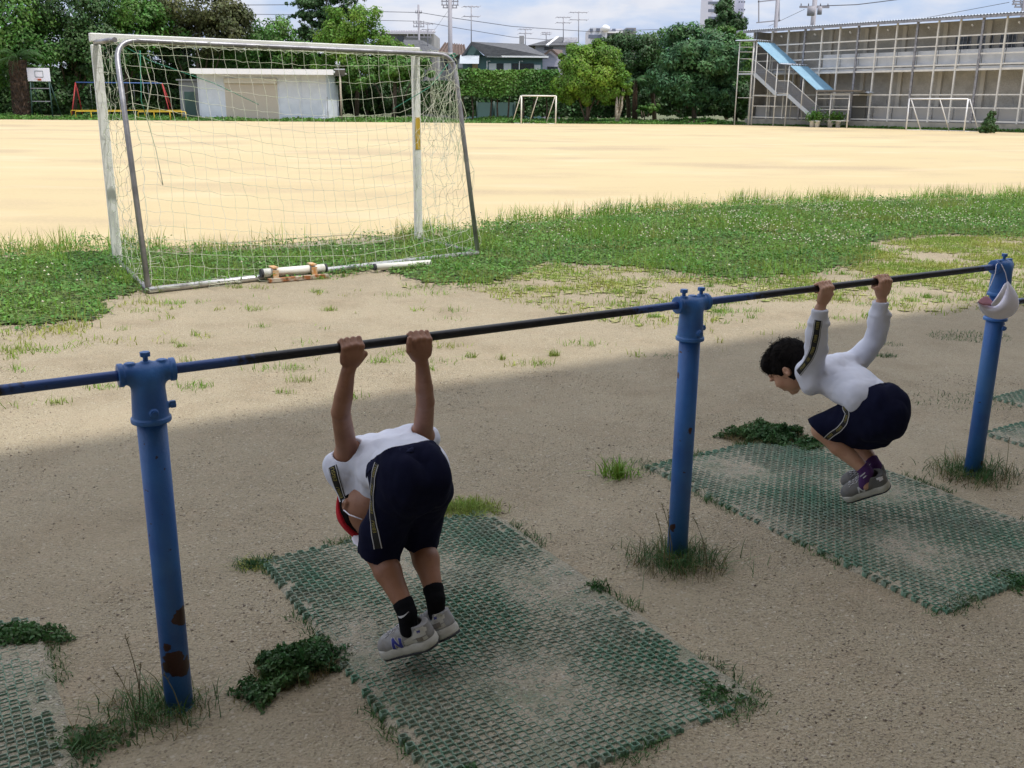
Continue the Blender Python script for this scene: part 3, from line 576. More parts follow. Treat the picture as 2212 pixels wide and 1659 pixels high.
tuft(P1+Vector((-.05,-.03,0)),430,.13,.07,.0035,1.2,'grass_tuft','grass tuft with pale seed heads at the foot of the rust-patched left post','grass tuft',weedm,5,'grass tufts round the bar posts',strawm)
tuft(P1+Vector((-.17,-.16,0)),120,.05,.07,.003,1.0,'grass_tuft','small thin grass tuft left of the rust-patched post foot','grass tuft',weedm,0,'grass tufts round the bar posts',strawm)
tuft(P2+Vector((.0,-.03,0)),620,.15,.10,.0035,1.0,'grass_tuft','straggly grass tuft with tall stalks at the foot of the middle post','grass tuft',weedm,6,'grass tufts round the bar posts',strawm)
tuft(P3+Vector((0,0,0)),650,.17,.09,.0035,1.0,'grass_tuft','low grass tuft at the foot of the post with the hanging cap','grass tuft',weedm,1,'grass tufts round the bar posts',strawm)
g_=G(1335,1030); tuft(g_,150,.06,.11,.006,.8,'grass_tuft','upright green grass tuft left of the middle post near the far mat corner','grass tuft',grassm,0,'grass tufts round the mats')
g_=G(1020,1102); tuft(g_,700,.10,.05,.004,1.1,'grass_tuft','short green grass patch at the far corner of the mat under the red-capped child','grass tuft',grassm,0,'grass tufts round the mats',drygrass)
g_=G(960,1100); tuft(g_,250,.07,.04,.004,1.1,'grass_tuft','short green grass just right of the red-capped child by the mat edge','grass tuft',grassm,0,'grass tufts round the mats',drygrass)
g_=G(545,1222); tuft(g_,220,.05,.035,.004,1.2,'grass_tuft','dark grass fringe at the left far corner of the mat under the red-capped child','grass tuft',weedm,0,'grass tufts round the mats',drygrass)
def weed(px,py,rad,h,n,label,el=(1,1)):
    g_=G(px,py); o=empty('weed_clump',(g_.x,g_.y,0),label,'weed',group='leafy weed clumps round the mats'); th=RNG.uniform(0,6.283,n); ph_=random.uniform(0,6); rw=(.72+.2*np.sin(3*th+ph_)+.14*np.sin(7*th+ph_*2)+.1*np.sin(13*th+ph_)); q=rad*np.sqrt(RNG.random(n))*rw; X=g_.x+np.cos(th)*q*el[0]; Y=g_.y+np.sin(th)*q*el[1]
    zz=1.45*h*(1-(q/rad)**2*.7)*(.2+.9*RNG.random(n))*(.8+.5*wob(X,Y,38,2)).clip(.15,2); p=np.stack([X,Y,zz],1); nr=RNG.normal(size=p.shape)*.75; nr[:,2]+=.7; nr[:,0]+=np.cos(th)*.5; nr[:,1]+=np.sin(th)*.5
    discs(p,nr,RNG.uniform(.003,.0085,n),'leaves',weedm,o,el=1.2)
    k=n//9; a=RNG.uniform(0,6.283,k); q=rad*.9*np.sqrt(RNG.random(k)); blades(np.stack([g_.x+np.cos(a)*q*el[0],g_.y+np.sin(a)*q*el[1],np.zeros(k)],1),RNG.uniform(.4,1,k)*h,RNG.uniform(.002,.003,k),.9,'stems',strawm,o)
weed(628,1452,.125,.05,4600,'dark leafy weed clump on the left edge of the mat under the red-capped child',(1,.85))
weed(560,1500,.08,.03,900,'small dark weed spreading left of the big weed clump on the left mat edge')
weed(690,1420,.10,.03,1000,'low dark weed creeping onto the mat right of the big weed clump')
weed(1655,948,.18,.055,7500,'round clover-leaved weed clump on the far left corner of the crouching child\'s mat',(1.25,.75))
weed(1745,965,.11,.03,1300,'low weed tail trailing right from the clover-leaved clump on the far mat corner')
weed(50,1380,.13,.03,2000,'dark weeds over the corner of the mat at the left edge of the photo',(1.2,.6))
weed(1010,1690,.05,.03,150,'weeds at the bottom edge of the mat under the red-capped child')
weed(2190,1260,.09,.02,360,'low weeds on the right edge of the crouching child\'s mat')
weed(1545,1505,.08,.02,330,'low weeds at the nearest right corner of the red-capped child\'s mat')
weed(1290,1275,.05,.02,160,'small weeds on the right edge of the red-capped child\'s mat')
weed(190,1600,.13,.015,500,'thin dark weeds between the left mat and the rust-patched post',(1.2,.7))
# short weeds along the mats' edges
ex=[];
def edgepts(c,du,dv,wd,ln,n):
    for i in range(n):
        s_=random.choice([0,1,2,3]); t_=random.random(); j=random.gauss(0,.018)
        if math.sin(t_*17+s_*3+c.x*5)<.1: continue
        p=c+(du*wd*t_+dv*j if s_==0 else du*wd*t_+dv*(ln+j) if s_==1 else du*j+dv*ln*t_ if s_==2 else du*(wd+j)+dv*ln*t_); ex.append((p.x,p.y,0))
for c in (Vector((-.85,3.0,0)),Vector((.57,3.93,0)),Vector((-1.42,2.64,0))-U*.9): edgepts(c,U,DV,.9,1.45,3200)
for (px,py,rr,nn) in [(2095,728,.28,420),(1913,770,.07,130),(1920,745,.1,60),(2080,868,.3,160),(1380,1010,.18,160),(1440,770,.1,40)]:
    g_=G(px,py)
    for i in range(nn):
        a=random.uniform(0,6.28); q=rr*math.sqrt(random.random()); ex.append((g_.x+math.cos(a)*q,g_.y+math.sin(a)*q*.6,0))
ex=np.array(ex); tag(blades(ex,RNG.uniform(.012,.035,len(ex)),RNG.uniform(.002,.004,len(ex)),1.1,'edge_grass',weedm,seg=2),'short weedy grass along the mat edges and in the shade','grass',kind='stuff')
# ------------------------------------------------------------------ the near goal
def goal_dir(): return Vector((.49,-.87,0)).normalized()
FL=Vector((-3.77,9.25,0)); FR=Vector((-1.07,11.03,0)); gd=goal_dir(); gx_=(FR-FL).normalized()
goal=empty('football_goal',FL,'large football goal with sagging net, seen from behind at the edge of the grass','goal')
wpm=white_paint
mb=MB(); mb.box(FL+Z*.98,(.085,.06,2.0),ax=(gx_,gd,Z)); mb.build('goal_post',wpm,goal,bev=.008)
mb=MB(); mb.box(FR+Z*.98,(.085,.06,2.0),ax=(gx_,gd,Z)); mb.build('goal_post',wpm,goal,bev=.008)
mb=MB(); mb.beam(FL-gx_*.045+Z*2.04,FR+gx_*.045+Z*2.035,.07,.075); mb.build('crossbar',wpm,goal,bev=.008)
TT=.62; BL=Vector((-2.94,7.76,0)); BR=Vector((-.36,9.95,0))
RLt=FL+gd*TT+Z*1.995+gx_*.08; RRt=FR+gd*TT+Z*1.98+gx_*.16
mb=MB()
def arc(a,c,b,n=6): return [a.lerp(c,t_).lerp(c.lerp(b,t_),t_) for t_ in [i/n for i in range(n+1)]]
pl=[BL+Z*.02]+arc(RLt+(BL-RLt)*.09,RLt,RLt+gx_*.2-gd*.02); pr=arc(RRt-gx_*.2,RRt,RRt+(BR-RRt)*.09)+[BR+Z*.02]
mb.tube(pl+pr,.023,12); mb.build('rear_frame',galv,goal)
mb=MB(); mb.tube([FL+Z*2.0,RLt-gx_*.0],.022,8); mb.build('top_stay',galv,goal)
mb=MB(); mb.tube([FR+Z*2.0,RRt],.022,8); mb.build('top_stay',galv,goal)
W1=G(555,606,.03); W2=G(845,582,.03)
mb=MB(); mb.tube([BL+Z*.03,BL.lerp(BR,.35)+Z*.03,BR+Z*.03],.026,12); mb.build('ground_rail',mat('aluminium',(.55,.55,.56),.35,(.35,.34,.33),12,4,.5,.7,metal=.6),goal)
mb=MB(); mb.tube([FL+Z*.03,BL+Z*.03],.022,8); mb.build('side_rail',galv,goal)
mb=MB(); mb.tube([FR+Z*.03,BR+Z*.03],.022,8); mb.build('side_rail',galv,goal)
# yellow sticker on the right post
stk=MB(); c=FR+gd*.032+Z*1.18; stk.box(c,(.06,.004,.34),ax=(gx_,gd,Z)); stk.build('sticker',mat('sticker_yellow',(.55,.36,.04),.6,(.35,.25,.05),25,3,.5,.7),goal)
# net: nodes over the rear slope
NS,NR=30,19
def node(i,j):
    s_=i/NS; v_=j/NR; A=RLt.lerp(RRt,s_); B=BL.lerp(BR,s_)
    sag=.40*(math.sin(min(s_,.999)*math.pi)**.9)*(.55+.6*s_)
    if s_>.80: sag-= .55*((s_-.80)/.2)**1.3*math.sin(math.pi*min(1,v_*1.45))*(1 if v_<.69 else 0)
    z_=2.0*(1-v_)-sag*(1-.55*v_)*min(1,v_*3.2)
    z_=max(z_,.03+.01*random.random()); vv=1-z_/2.0
    p=A.lerp(B,max(0,min(1,vv))); p.z=z_
    bil=.10*math.sin(math.pi*s_)*math.sin(math.pi*v_); p=p-gd*bil+gx_*(.07*math.sin(v_*3.0+.6)*(1-s_)+.05*v_)
    jit=.006 if s_<.85 else .018
    return p+Vector((random.gauss(0,jit),random.gauss(0,jit),random.gauss(0,jit*.8)))
ND=[[node(i,j) for j in range(NR+1)] for i in range(NS+1)]
nb_=MB()
def cord(pts,r=.0016): nb_.tube(pts,r,4,caps=False)
def wig(a,b,am): m_=a.lerp(b,.5)+Vector((random.gauss(0,am),random.gauss(0,am),random.gauss(0,am)-am*.6)); return m_
for j in range(NR+1):
    pts=[]
    for i in range(NS+1):
        pts.append(ND[i][j])
        if i<NS: pts.append(wig(ND[i][j],ND[i+1][j],.004))
    cord(pts)
for i in range(NS+1):
    pts=[]
    for j in range(NR+1):
        pts.append(ND[i][j])
        if j<NR: pts.append(wig(ND[i][j],ND[i][j+1],.005))
    cord(pts,.0022 if i in(0,NS) else .0015)
# roof strip between crossbar and rear rail
for i in range(NS+1):
    a=FL.lerp(FR,i/NS)+Z*2.04; b=ND[i][0]; cord([a,a.lerp(b,.5)-Z*(.05+.03*random.random()),b])
for q in range(1,5):
    cord([(FL.lerp(FR,i/NS)+Z*2.04).lerp(ND[i][0],q/5)-Z*(.05*math.sin(math.pi*q/5)+random.gauss(0,.006)) for i in range(NS+1)])
# side nets
for (F_,Rt,B_,bunch,ii) in ((FL,RLt,BL,0,0),(FR,RRt,BR,1,NS)):
    n=9; cols=[]
    for i in range(n+1):
        s_=i/n; col=[]
        for j in range(NR+1):
            v_=j/NR; z_=2.0*(1-v_)
            z_=2*(1-v_)-(.22 if bunch else .14)*math.sin(math.pi*s_)*min(1,v_*4)
            if bunch: z_+=.16*math.sin(math.pi*v_)*s_*(1 if v_<.5 else .2)
            z_=max(z_,.03); p=(F_+Z*z_).lerp(Rt.lerp(B_,1-z_/2)*1.0,s_); p.z=z_; jt=.014+.012*bunch
            col.append(p+Vector((random.gauss(0,jt),random.gauss(0,jt),random.gauss(0,jt))) if 0<i<n else (p if i==0 else ND[ii][j]))
        cols.append(col)
    for c in cols: cord([q for k_,a in enumerate(c) for q in ((a,wig(a,c[k_+1],.012)) if k_<NR else (a,))])
    for j in range(NR+1): cord([q for k_ in range(n+1) for q in ((cols[k_][j],wig(cols[k_][j],cols[k_+1][j],.014)) if k_<n else (cols[k_][j],))])
# loose bunched loops near the top right corner and along the ground
for q in range(46):
    a=ND[random.randint(NS-4,NS)][random.randint(1,11)]; b=ND[random.randint(NS-3,NS)][random.randint(1,12)]
    cord([a,a.lerp(b,.35)+Vector((random.gauss(0,.05),random.gauss(0,.05),-.08-random.random()*.08)),a.lerp(b,.7)+Vector((random.gauss(0,.05),random.gauss(0,.04),-.08)),b])
for q in range(34):
    a=BL+(BR-BL)*random.random()*.42+gd*random.uniform(-.05,.08)+Z*random.uniform(.02,.05); d_=Vector((random.gauss(0,.09),random.gauss(0,.05),0)); e_=Vector((random.gauss(0,.09),random.gauss(0,.05),0))
    cord([a,a+d_+Z*.02,a+d_+e_-Z*.005,a+e_*1.4],.0021)
for q in range(26):
    a=FL+(BL-FL)*random.random()+gx_*random.uniform(-.03,.08)+Z*random.uniform(.02,.3); d_=Vector((random.gauss(0,.07),random.gauss(0,.05),random.gauss(0,.06)))
    cord([a,a+d_,a+d_*.4+Vector((random.gauss(0,.06),random.gauss(0,.04),-.03))],.0021)
# torn hanging strand inside the left pole
a=RLt+gx_*.22-Z*.12; cord([a,a+Vector((.05,0,-.25)),a+Vector((-.02,0,-.5)),a+Vector((.04,0,-.8)),a+Vector((.08,-.02,-1.1)),a+Vector((.03,0,-1.0))],.004)
nb_.build('net',netm,goal)
def rope(pts,r=.003): mb=MB(); mb.tube(pts,r,4); mb.build('rope',netgreen,goal)
a=RLt+gx_*.02-Z*.02; rope([a,a+gx_*.25-Z*.14,a+gx_*.8-Z*.32,a+gx_*1.2-Z*.5],.003)
b=RRt-Z*.02; rope([b,b-gx_*.3-Z*.3+gd*.05,b-gx_*.75-Z*.52+gd*.1],.004); rope([RLt+gx_*.2-Z*.08,RLt+gx_*.17-Z*.5,RLt+gx_*.2-Z*.62],.004)
rope([b+Vector((random.gauss(0,.03),random.gauss(0,.03),random.gauss(0,.03))) for _ in range(9)],.005)

# weights lying on the rail
def weight(pa,pb,r,label,brackets=True,low=True):
    a=G(*pa,r+.04 if brackets else r+.02); b=G(*pb,r+.04 if brackets else r+.02); e=empty('goal_weight',(a.x,a.y,0),label,'goal weight'); d=(b-a).normalized()
    mb=MB(); mb.tube([a,b],r,14); mb.build('tube',mat('weight_white',(.68,.68,.64),.5,(.5,.46,.38),14,4,.55,.75),e)
    for q,s_ in ((a,-1),(b,1)):
        mb=MB(); mb.tube([q+d*s_*.001,q+d*s_*.022],r*1.05,14); mb.build('end_cap',soledark,e)
        if not brackets: break
    if brackets:
        om=mat('orange_bracket',(.52,.25,.08),.8,(.55,.42,.28),35,5,.4,.6)
        for t_ in (.17,.80):
            c=a.lerp(b,t_); sd=Vector((-d.y,d.x,0)); mb=MB(); mb.beam(c-sd*.055+Z*.025,c-sd*.055-Z*.085,.05,.012,up=sd); mb.beam(c+sd*.05+Z*.025,c+sd*.05-Z*.085,.05,.012,up=sd); mb.box(c+Z*.045,(.05,.115,.012),ax=(d,sd,Z)); mb.build('bracket',om,e)
        mb=MB(); sd=Vector((-d.y,d.x,0)); mb.beam(a-Z*.055-sd*.075+d*.02,b-Z*.055-sd*.075,.05,.03); mb.build('base_plate',mat('rusty_white',(.45,.4,.33),.85,(.28,.1,.03),14,6,.45,.6),e)
    return e
weight((568,590),(700,579),.037,'white tube weight with rusty orange brackets lying on the goal\'s rear ground rail')
weight((812,577),(930,568),.03,'plain white tube lying in the grass right of the bracketed weight',brackets=False)
# ------------------------------------------------------------------ the school behind the camera, whose roof casts the shade
wallp=mat('school_wall',(.62,.6,.54),.9,(.5,.48,.43),.6,4,.4,.7,coord='p')
glassd=mat('window_glass',(.03,.04,.05),.12,spec=.7)
sch=empty('school_building',(0,-6,0),'pale concrete school block behind the bars, its roof edge shading the near ground','school')
EAVE=-1.25; SH=13.9
ctr=NV*(EAVE-8.5)+U*8
mb=MB(); mb.box(ctr+Z*(SH/2-.1)-NV*2.5,(100,10,SH-.2),ax=(U,NV,Z)); mb.build('wall',wallp,sch)
mb=MB(); mb.box(NV*(EAVE-5.2)+U*8+Z*(SH+.1),(101,10.4,.35),ax=(U,NV,Z)); mb.build('roof',concrete,sch)
for k in range(3):
    mb=MB(); mb.box(NV*(EAVE-4.5)+U*8+Z*(3.4+k*3.6),(100,4,.2),ax=(U,NV,Z)); mb.build('balcony_slab',concrete,sch)
# ------------------------------------------------------------------ trees
def at(px,py,D): return PY(px,py,D)
def crown_pts(cl,D,dens,sub,leaf,flat=.8,seed=0,fill=.35,jag=.12):
    r=np.random.default_rng(seed); P=[];Nn=[]
    for (cx,cy,rx,ry) in cl:
        c=at(cx,cy,D); s=D/FPX; a,b=rx*s,ry*s; dp=min(a,b*1.3)*.95
        ns=max(7,int(1.7*sub*(a*b)**.5)); area=4*math.pi*((a*b)**.8); n=int(area*dens*5.4/(leaf*leaf)/ns)
        u=r.normal(size=(ns,3)); u/=np.linalg.norm(u,axis=1)[:,None]; rad=(1-r.random(ns)**2*fill)*(1+r.normal(0,jag,ns)); sc_=np.array([a,dp,b]); sr=r.uniform(.2,.4,ns)*min(a,b)*1.15
        cen=u*(rad)[:,None]*(sc_-sr[:,None]*.55)
        for i in range(ns):
            m=int(n*(sr[i]/(.26*min(a,b)))**1.5)+4; d=r.normal(size=(m,3)); d/=np.linalg.norm(d,axis=1)[:,None]; d[:,2]*=flat; q=r.uniform(.55,1.12,m)[:,None]
            P.append(_a(c)[None]+cen[i][None]+d*q*sr[i]); Nn.append(d+.5*u[i][None]+r.normal(0,.45,(m,3))+np.array([0,0,.35]))
    return np.concatenate(P),np.concatenate(Nn)
NT=[0]
def tree(name,label,cat,cl,D,m,leaf=.2,dens=.45,sub=7,trunk=None,group=None,bk=None,seed=0,tr=.22,el=1.0,fill=.35,jag=.12):
    NT[0]+=1; bx=trunk[0][0] if trunk else cl[0][0]; g_=at(bx,250,D); e=empty(name,(g_.x,g_.y,0),label,cat,group)
    P,Nn=crown_pts(cl,D,dens,sub,leaf,seed=seed+NT[0]*3,fill=fill,jag=jag); k=P[:,2]>.05; P,Nn=P[k],Nn[k]
    discs(P,Nn,np.random.default_rng(NT[0]).uniform(.6,1.25,len(P))*leaf*.62,'crown',m,e,el=el)
    mb=MB(); base=Vector((g_.x,g_.y,-.1))
    for (tx,ty,rr) in (trunk or [(bx,cl[0][1],1)]):
        top=at(tx,ty,D); mid=base.lerp(top,.5)+Vector((random.uniform(-.2,.2),0,0)); mb.tube([base,mid,top],[tr*rr,tr*rr*.7,tr*rr*.25],8)
    for (cx,cy,rx,ry) in cl[:4]:
        c=at(cx,cy,D); st=base.lerp(c,.45); mb.tube([st,c],[tr*.4,tr*.12],6)
    mb.build('trunk',bk or bark,e); return e
GT='trees along the left and centre of the far side'
# right-hand dark group
tree('broadleaf_tree','big dark green tree at the far left edge of the photo','tree',[(20,30,90,110),(-60,80,90,120),(60,110,70,60)],88,leafmid,.24,.5,7,[(40,60,1)],GT)
tree('broadleaf_tree','tall dark tree directly above the basketball backboard','tree',[(150,20,90,90),(120,90,75,60),(200,110,70,60),(175,150,60,32)],90,leafdark,.24,.55,7,[(160,60,1)],GT)
tree('broadleaf_tree','green tree whose crown stands behind the near goal\'s left top corner','tree',[(255,10,80,60),(300,60,75,60),(270,110,60,50)],94,leafmid,.24,.5,7,[(270,60,1)],GT)
tree('broadleaf_tree','brownish olive tree reaching above the goal crossbar left of the pine','tree',[(420,5,95,65),(455,70,85,45),(500,45,50,35),(360,60,60,50)],97,leafolive,.24,.5,8,[(430,40,1)],GT)
tree('broadleaf_tree','dark tree behind the left end of the white shed','tree',[(340,120,80,55),(400,110,70,45),(330,180,70,40)],99,leafdark,.24,.6,7,[(360,100,1)],GT)
tree('broadleaf_tree','mid green tree above the white shed roof','tree',[(590,85,60,48),(560,130,60,45),(500,130,60,40),(640,125,50,40)],100,leafmid,.24,.55,8,[(580,100,1)],GT)
tree('pine_tree','dark open crowned pine rising above the goal crossbar','pine',[(665,5,40,16),(735,-10,60,22),(700,30,52,18),(655,35,32,12),(745,30,45,14),(700,55,50,16),(690,85,45,25),(655,70,22,14)],104,leafdark,.16,.36,24,[(705,-10,1),(672,60,.4)],GT,el=1.5,fill=.9)
tree('broadleaf_tree','bright green domed tree behind the middle of the goal crossbar','tree',[(765,50,62,42),(725,75,48,40),(800,100,65,40),(740,130,75,45),(850,115,55,28)],92,leafbright,.2,.55,9,[(770,80,1)],GT)
tree('broadleaf_tree','green tree sloping down behind the goal\'s right white post','tree',[(850,150,60,35),(800,160,70,35),(900,150,35,25),(875,125,40,18)],89,leafmid,.22,.55,8,[(850,120,1)],GT)
tree('broadleaf_tree','dark low tree between the shed and the goal\'s right white post','tree',[(770,195,70,38),(850,200,60,32),(720,190,40,45)],95,leafdark,.22,.6,7,[(790,180,1)],GT)
tree('broadleaf_tree','dark tree behind the swing frame','tree',[(250,170,100,60),(180,190,80,50)],106,leafdark,.26,.6,6,[(240,140,1)],GT)
tree('broadleaf_tree','dark tree filling the shade behind the palm trunk','tree',[(30,190,90,60),(-60,190,80,60),(110,200,70,45)],104,leafdark,.26,.6,6,[(60,140,1)],GT)
# round tree and right group
GR='trees right of the hedge'
tree('round_tree','round bright green tree with pale trunks standing in front of the hedge','tree',[(1276,150,70,58),(1240,180,42,35),(1315,175,36,36),(1278,118,54,30),(1285,200,62,26),(1232,200,34,24),(1325,200,30,22),(1270,165,70,50)],83.5,leafbright,.17,.95,9,[(1268,190,1),(1292,200,.6),(1250,200,.5)],GR,fill=.5,tr=.16)
tree('broadleaf_tree','dark green tree just right behind the round tree','tree',[(1365,110,60,48),(1340,150,45,45),(1385,160,45,45),(1330,100,35,25)],90,leafdark,.2,.6,8,[(1360,120,1)],GR)
tree('broadleaf_tree','light topped green tree right of the round tree against the sky','tree',[(1420,100,48,42),(1400,150,42,45)],93,leafmid,.2,.55,8,[(1415,120,1)],GR)
tree('cedar_tree','large drooping dark green tree left of the steel framed building','tree',[(1500,150,80,60),(1490,100,60,48),(1550,120,62,50),(1470,190,60,30),(1545,195,62,34),(1500,210,65,22)],86.5,leafcedar,.2,.62,11,[(1500,120,1)],GR,el=1.5,fill=.3,jag=.2)
tree('broadleaf_tree','pale green tree behind the top of the outdoor staircase','tree',[(1590,100,55,36),(1600,140,50,60),(1560,78,45,22),(1590,190,45,45)],97,leafmid,.2,.55,8,[(1590,120,1)],GR)
tree('conifer_tree','dark upright conifer in front of the tall white tower block','conifer',[(1568,25,24,26),(1560,50,36,20),(1592,48,22,20),(1572,5,10,14),(1535,48,12,10)],112,leafdark,.2,.5,16,[(1570,-5,1)],GR,el=1.5,fill=.7)
tree('broadleaf_tree','dark tree in the deep shade at the foot of the drooping tree','tree',[(1430,215,70,32),(1520,220,90,28),(1590,210,50,40)],96,leafdark,.24,.6,6,[(1500,200,1)],GR)
tree('white_trunk_tree','slender tree with a pale forked trunk right of the round tree','tree',[(1340,205,16,9),(1352,180,14,16)],82.6,leafbright,.14,.5,7,[(1333,200,1),(1345,185,.6)],None,barkpale,tr=.2)
tree('shrub','pale green shrub at the foot of the drooping tree','shrub',[(1385,238,28,13),(1410,232,22,12)],84.5,leafmid,.12,.5,8,[(1390,240,.3)],'shrubs at the far edge of the field')
tree('shrub','small green shrub near the corner of the steel framed building','shrub',[(1480,258,9,8),(1530,257,16,5)],83.5,leafmid,.1,.5,8,[(1500,258,.3)],'shrubs at the far edge of the field')
tree('shrub','small leafy shrub beside the basketball hoop\'s foot','shrub',[(190,251,16,7),(150,252,14,4)],80.5,leafmid,.1,.4,8,[(190,250,.3)],'shrubs at the far edge of the field')
tree('shrub','dark upright bush growing beside the far white goal','shrub',[(2137,270,15,16),(2141,255,10,14),(2128,280,13,9),(2147,278,10,10)],61.8,leafdark,.10,.7,60,[(2137,262,.3)],'shrubs at the far edge of the field')
# palm: rough trunk and fronds
def frond(mb,c,az,L_,up,dr=1.0,nl=22,wd=.5):
    d=Vector((math.cos(az),math.sin(az),0)); pts=[c+d*L_*t_+Z*(up*t_-dr*t_*t_)*L_ for t_ in [i/8 for i in range(9)]]; mb.tube(pts,[.03*(1-i/9) for i in range(9)],4,caps=False); sd=Vector((-d.y,d.x,0))
    for i in range(nl):
        t_=.12+.86*i/nl; k=t_*8; a=int(min(k,7)); p=pts[a].lerp(pts[a+1],k-a)
        for s_ in (-1,1):
            l=wd*math.sin(math.pi*min(.95,t_*.9+.08)); q=p+(sd*s_*.8+d*.45-Z*.45)*l; b=len(mb.v); mb.v+=[p-d*.03,p+d*.03,q]; mb.f.append([b,b+1,b+2]); mb.sm.append(False)
e=None; b_=at(48,250,84); e=empty('palm_tree',(b_.x,b_.y,0),'palm with a shaggy brown trunk left of the basketball hoop','palm tree')
mb=MB(); top=at(38,132,84); 
mb.tube([Vector((b_.x,b_.y,0)).lerp(top,i/20)+Vector((random.gauss(0,.03),0,0)) for i in range(21)],[random.uniform(.5,.62) for i in range(21)],11)
for i in range(900):
    t_=random.random(); a=random.uniform(0,6.28); p=Vector((b_.x,b_.y,0)).lerp(top,t_)+Vector((math.cos(a),math.sin(a),0))*.58; mb.tube([p,p+Vector((math.cos(a)*.14,math.sin(a)*.14,.17))],[.05,.012],3,caps=False)
mb.build('trunk',palmbark,e); mb=MB()
for i in range(26): frond(mb,top+Z*.2,i*2.4,2.3,random.uniform(.3,1.2))
mb.build('crown',leafdark,e)
b_=at(1372,240,88); e=empty('palm_tree',(b_.x,b_.y,0),'palm with one pale arching frond showing right of the round tree','palm tree'); top=at(1372,172,88)
mb=MB(); mb.tube([Vector((b_.x,b_.y,0)),top],[.25,.2],8); mb.build('trunk',palmbark,e); mb=MB()
for i in range(14): frond(mb,top,i*2.4+.3,1.7,random.uniform(.2,1.0))
frond(mb,top,3.3,2.2,.5); frond(mb,top-Vector((0,1,0)),.1,1.4,.5); mb.build('crown',leafcedar,e)
# hedge on trunks
def hedge(name,label,x0,x1,yt,yb,D,m,trunks=True,dens=16000,leaf=.13,depth=1.6):
    a=at(x0,yt,D); b=at(x1,yt,D); zb=at(x0,yb,D).z; zt=a.z; e=empty(name,((a.x+b.x)/2,a.y,0),label,'hedge'); n=dens; t_=RNG.random(n)
    side=RNG.random(n); X=a.x+(b.x-a.x)*t_; zt2=zt+(b.z-a.z)*t_+.18*wob(X,X*0,1.3,2); f=side<.62
    Y=np.where(f,a.y-depth/2+RNG.normal(0,.12,n)+.12*wob(X,X*.3,2,1),a.y+RNG.uniform(-.5,.5,n)*depth); ZZ=np.where(f,zb+(zt2-zb)*RNG.random(n),zt2+RNG.normal(0,.06,n)); ZZ=ZZ+np.where(f,.25*wob(X,ZZ,1.7,3)*(1-(ZZ-zb)/(zt-zb)),0)
    nr=RNG.normal(size=(n,3))*.5; nr[:,1]-=np.where(f,.8,0); nr[:,2]+=np.where(f,.35,1); discs(np.stack([X,Y,ZZ],1),nr,RNG.uniform(.6,1.2,n)*leaf,'foliage',m,e)
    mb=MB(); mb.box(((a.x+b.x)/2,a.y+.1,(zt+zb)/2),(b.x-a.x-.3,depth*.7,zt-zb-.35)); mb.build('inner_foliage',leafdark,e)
    if trunks:
        for i in range(int((b.x-a.x)/1.0)):
            mb=MB(); xx=a.x+.6+i*1.0+random.uniform(-.3,.3); mb.tube([(xx,a.y,0),(xx+random.uniform(-.1,.1),a.y,zb*.5),(xx+random.uniform(-.3,.3),a.y,zb+.4)],[.1,.08,.06],6); mb.build('trunk',bark,e)
    return e
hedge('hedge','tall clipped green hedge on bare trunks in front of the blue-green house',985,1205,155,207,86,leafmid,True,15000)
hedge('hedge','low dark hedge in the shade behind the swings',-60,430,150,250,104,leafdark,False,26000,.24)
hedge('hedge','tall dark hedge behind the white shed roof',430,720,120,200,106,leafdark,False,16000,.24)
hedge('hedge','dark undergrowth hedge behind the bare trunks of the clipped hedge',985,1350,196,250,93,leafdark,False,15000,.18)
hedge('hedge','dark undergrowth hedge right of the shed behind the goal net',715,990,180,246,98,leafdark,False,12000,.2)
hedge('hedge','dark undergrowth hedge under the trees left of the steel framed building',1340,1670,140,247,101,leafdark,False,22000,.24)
# ------------------------------------------------------------------ basketball hoop
D=84; a=at(94,250,D); e=empty('basketball_hoop',(a.x,a.y,0),'basketball hoop with white backboard on a green metal stand','basketball hoop'); s=D/FPX
gmet=mat('dark_green_metal',(.03,.07,.06),.5); whm=mat('board_white',(.72,.72,.8),.5); orm=mat('hoop_red',(.45,.1,.04),.6)
cx=a.x; mb=MB(); z0=at(94,176,D).z; z1=at(94,147,D).z; mb.box((cx,a.y,(z0+z1)/2),(1.88,.05,z1-z0)); mb.build('backboard',whm,e,bev=.1)
mb=MB(); w2,h2=.33,.24; zc=z0+.58
for (p,q) in (((-w2,-h2),(w2,-h2)),((w2,-h2),(w2,h2)),((w2,h2),(-w2,h2)),((-w2,h2),(-w2,-h2))): mb.beam((cx+.05+p[0],a.y-.032,zc+p[1]),(cx+.05+q[0],a.y-.032,zc+q[1]),.012,.045)
mb.build('target_square',gmet,e)
mb=MB(); mb.tube([(cx+.05+.23*math.cos(t_),a.y-.33+.23*math.sin(t_),z0+.18) for t_ in [i*math.pi/8 for i in range(17)]],.018,6); mb.box((cx+.05,a.y-.06,z0+.15),(.28,.1,.14)); mb.build('rim',orm,e)
for s_ in (-1,1):
    mb=MB(); mb.tube([(cx+s_*.86,a.y-.2,0),(cx+s_*.74,a.y+.1,z0+.6)],.05,8); mb.build('stand_leg',gmet,e)
    mb=MB(); mb.tube([(cx+s_*.8,a.y+1.6,0),(cx+s_*.72,a.y+.1,z0+.3)],.045,8); mb.build('stand_leg',gmet,e)
for yy in (191,219): 
    z_=at(94,yy,D).z; mb=MB(); mb.beam((cx-.78,a.y-.05,z_),(cx+.78,a.y-.05,z_),.06,.07); mb.build('cross_brace',galv,e)
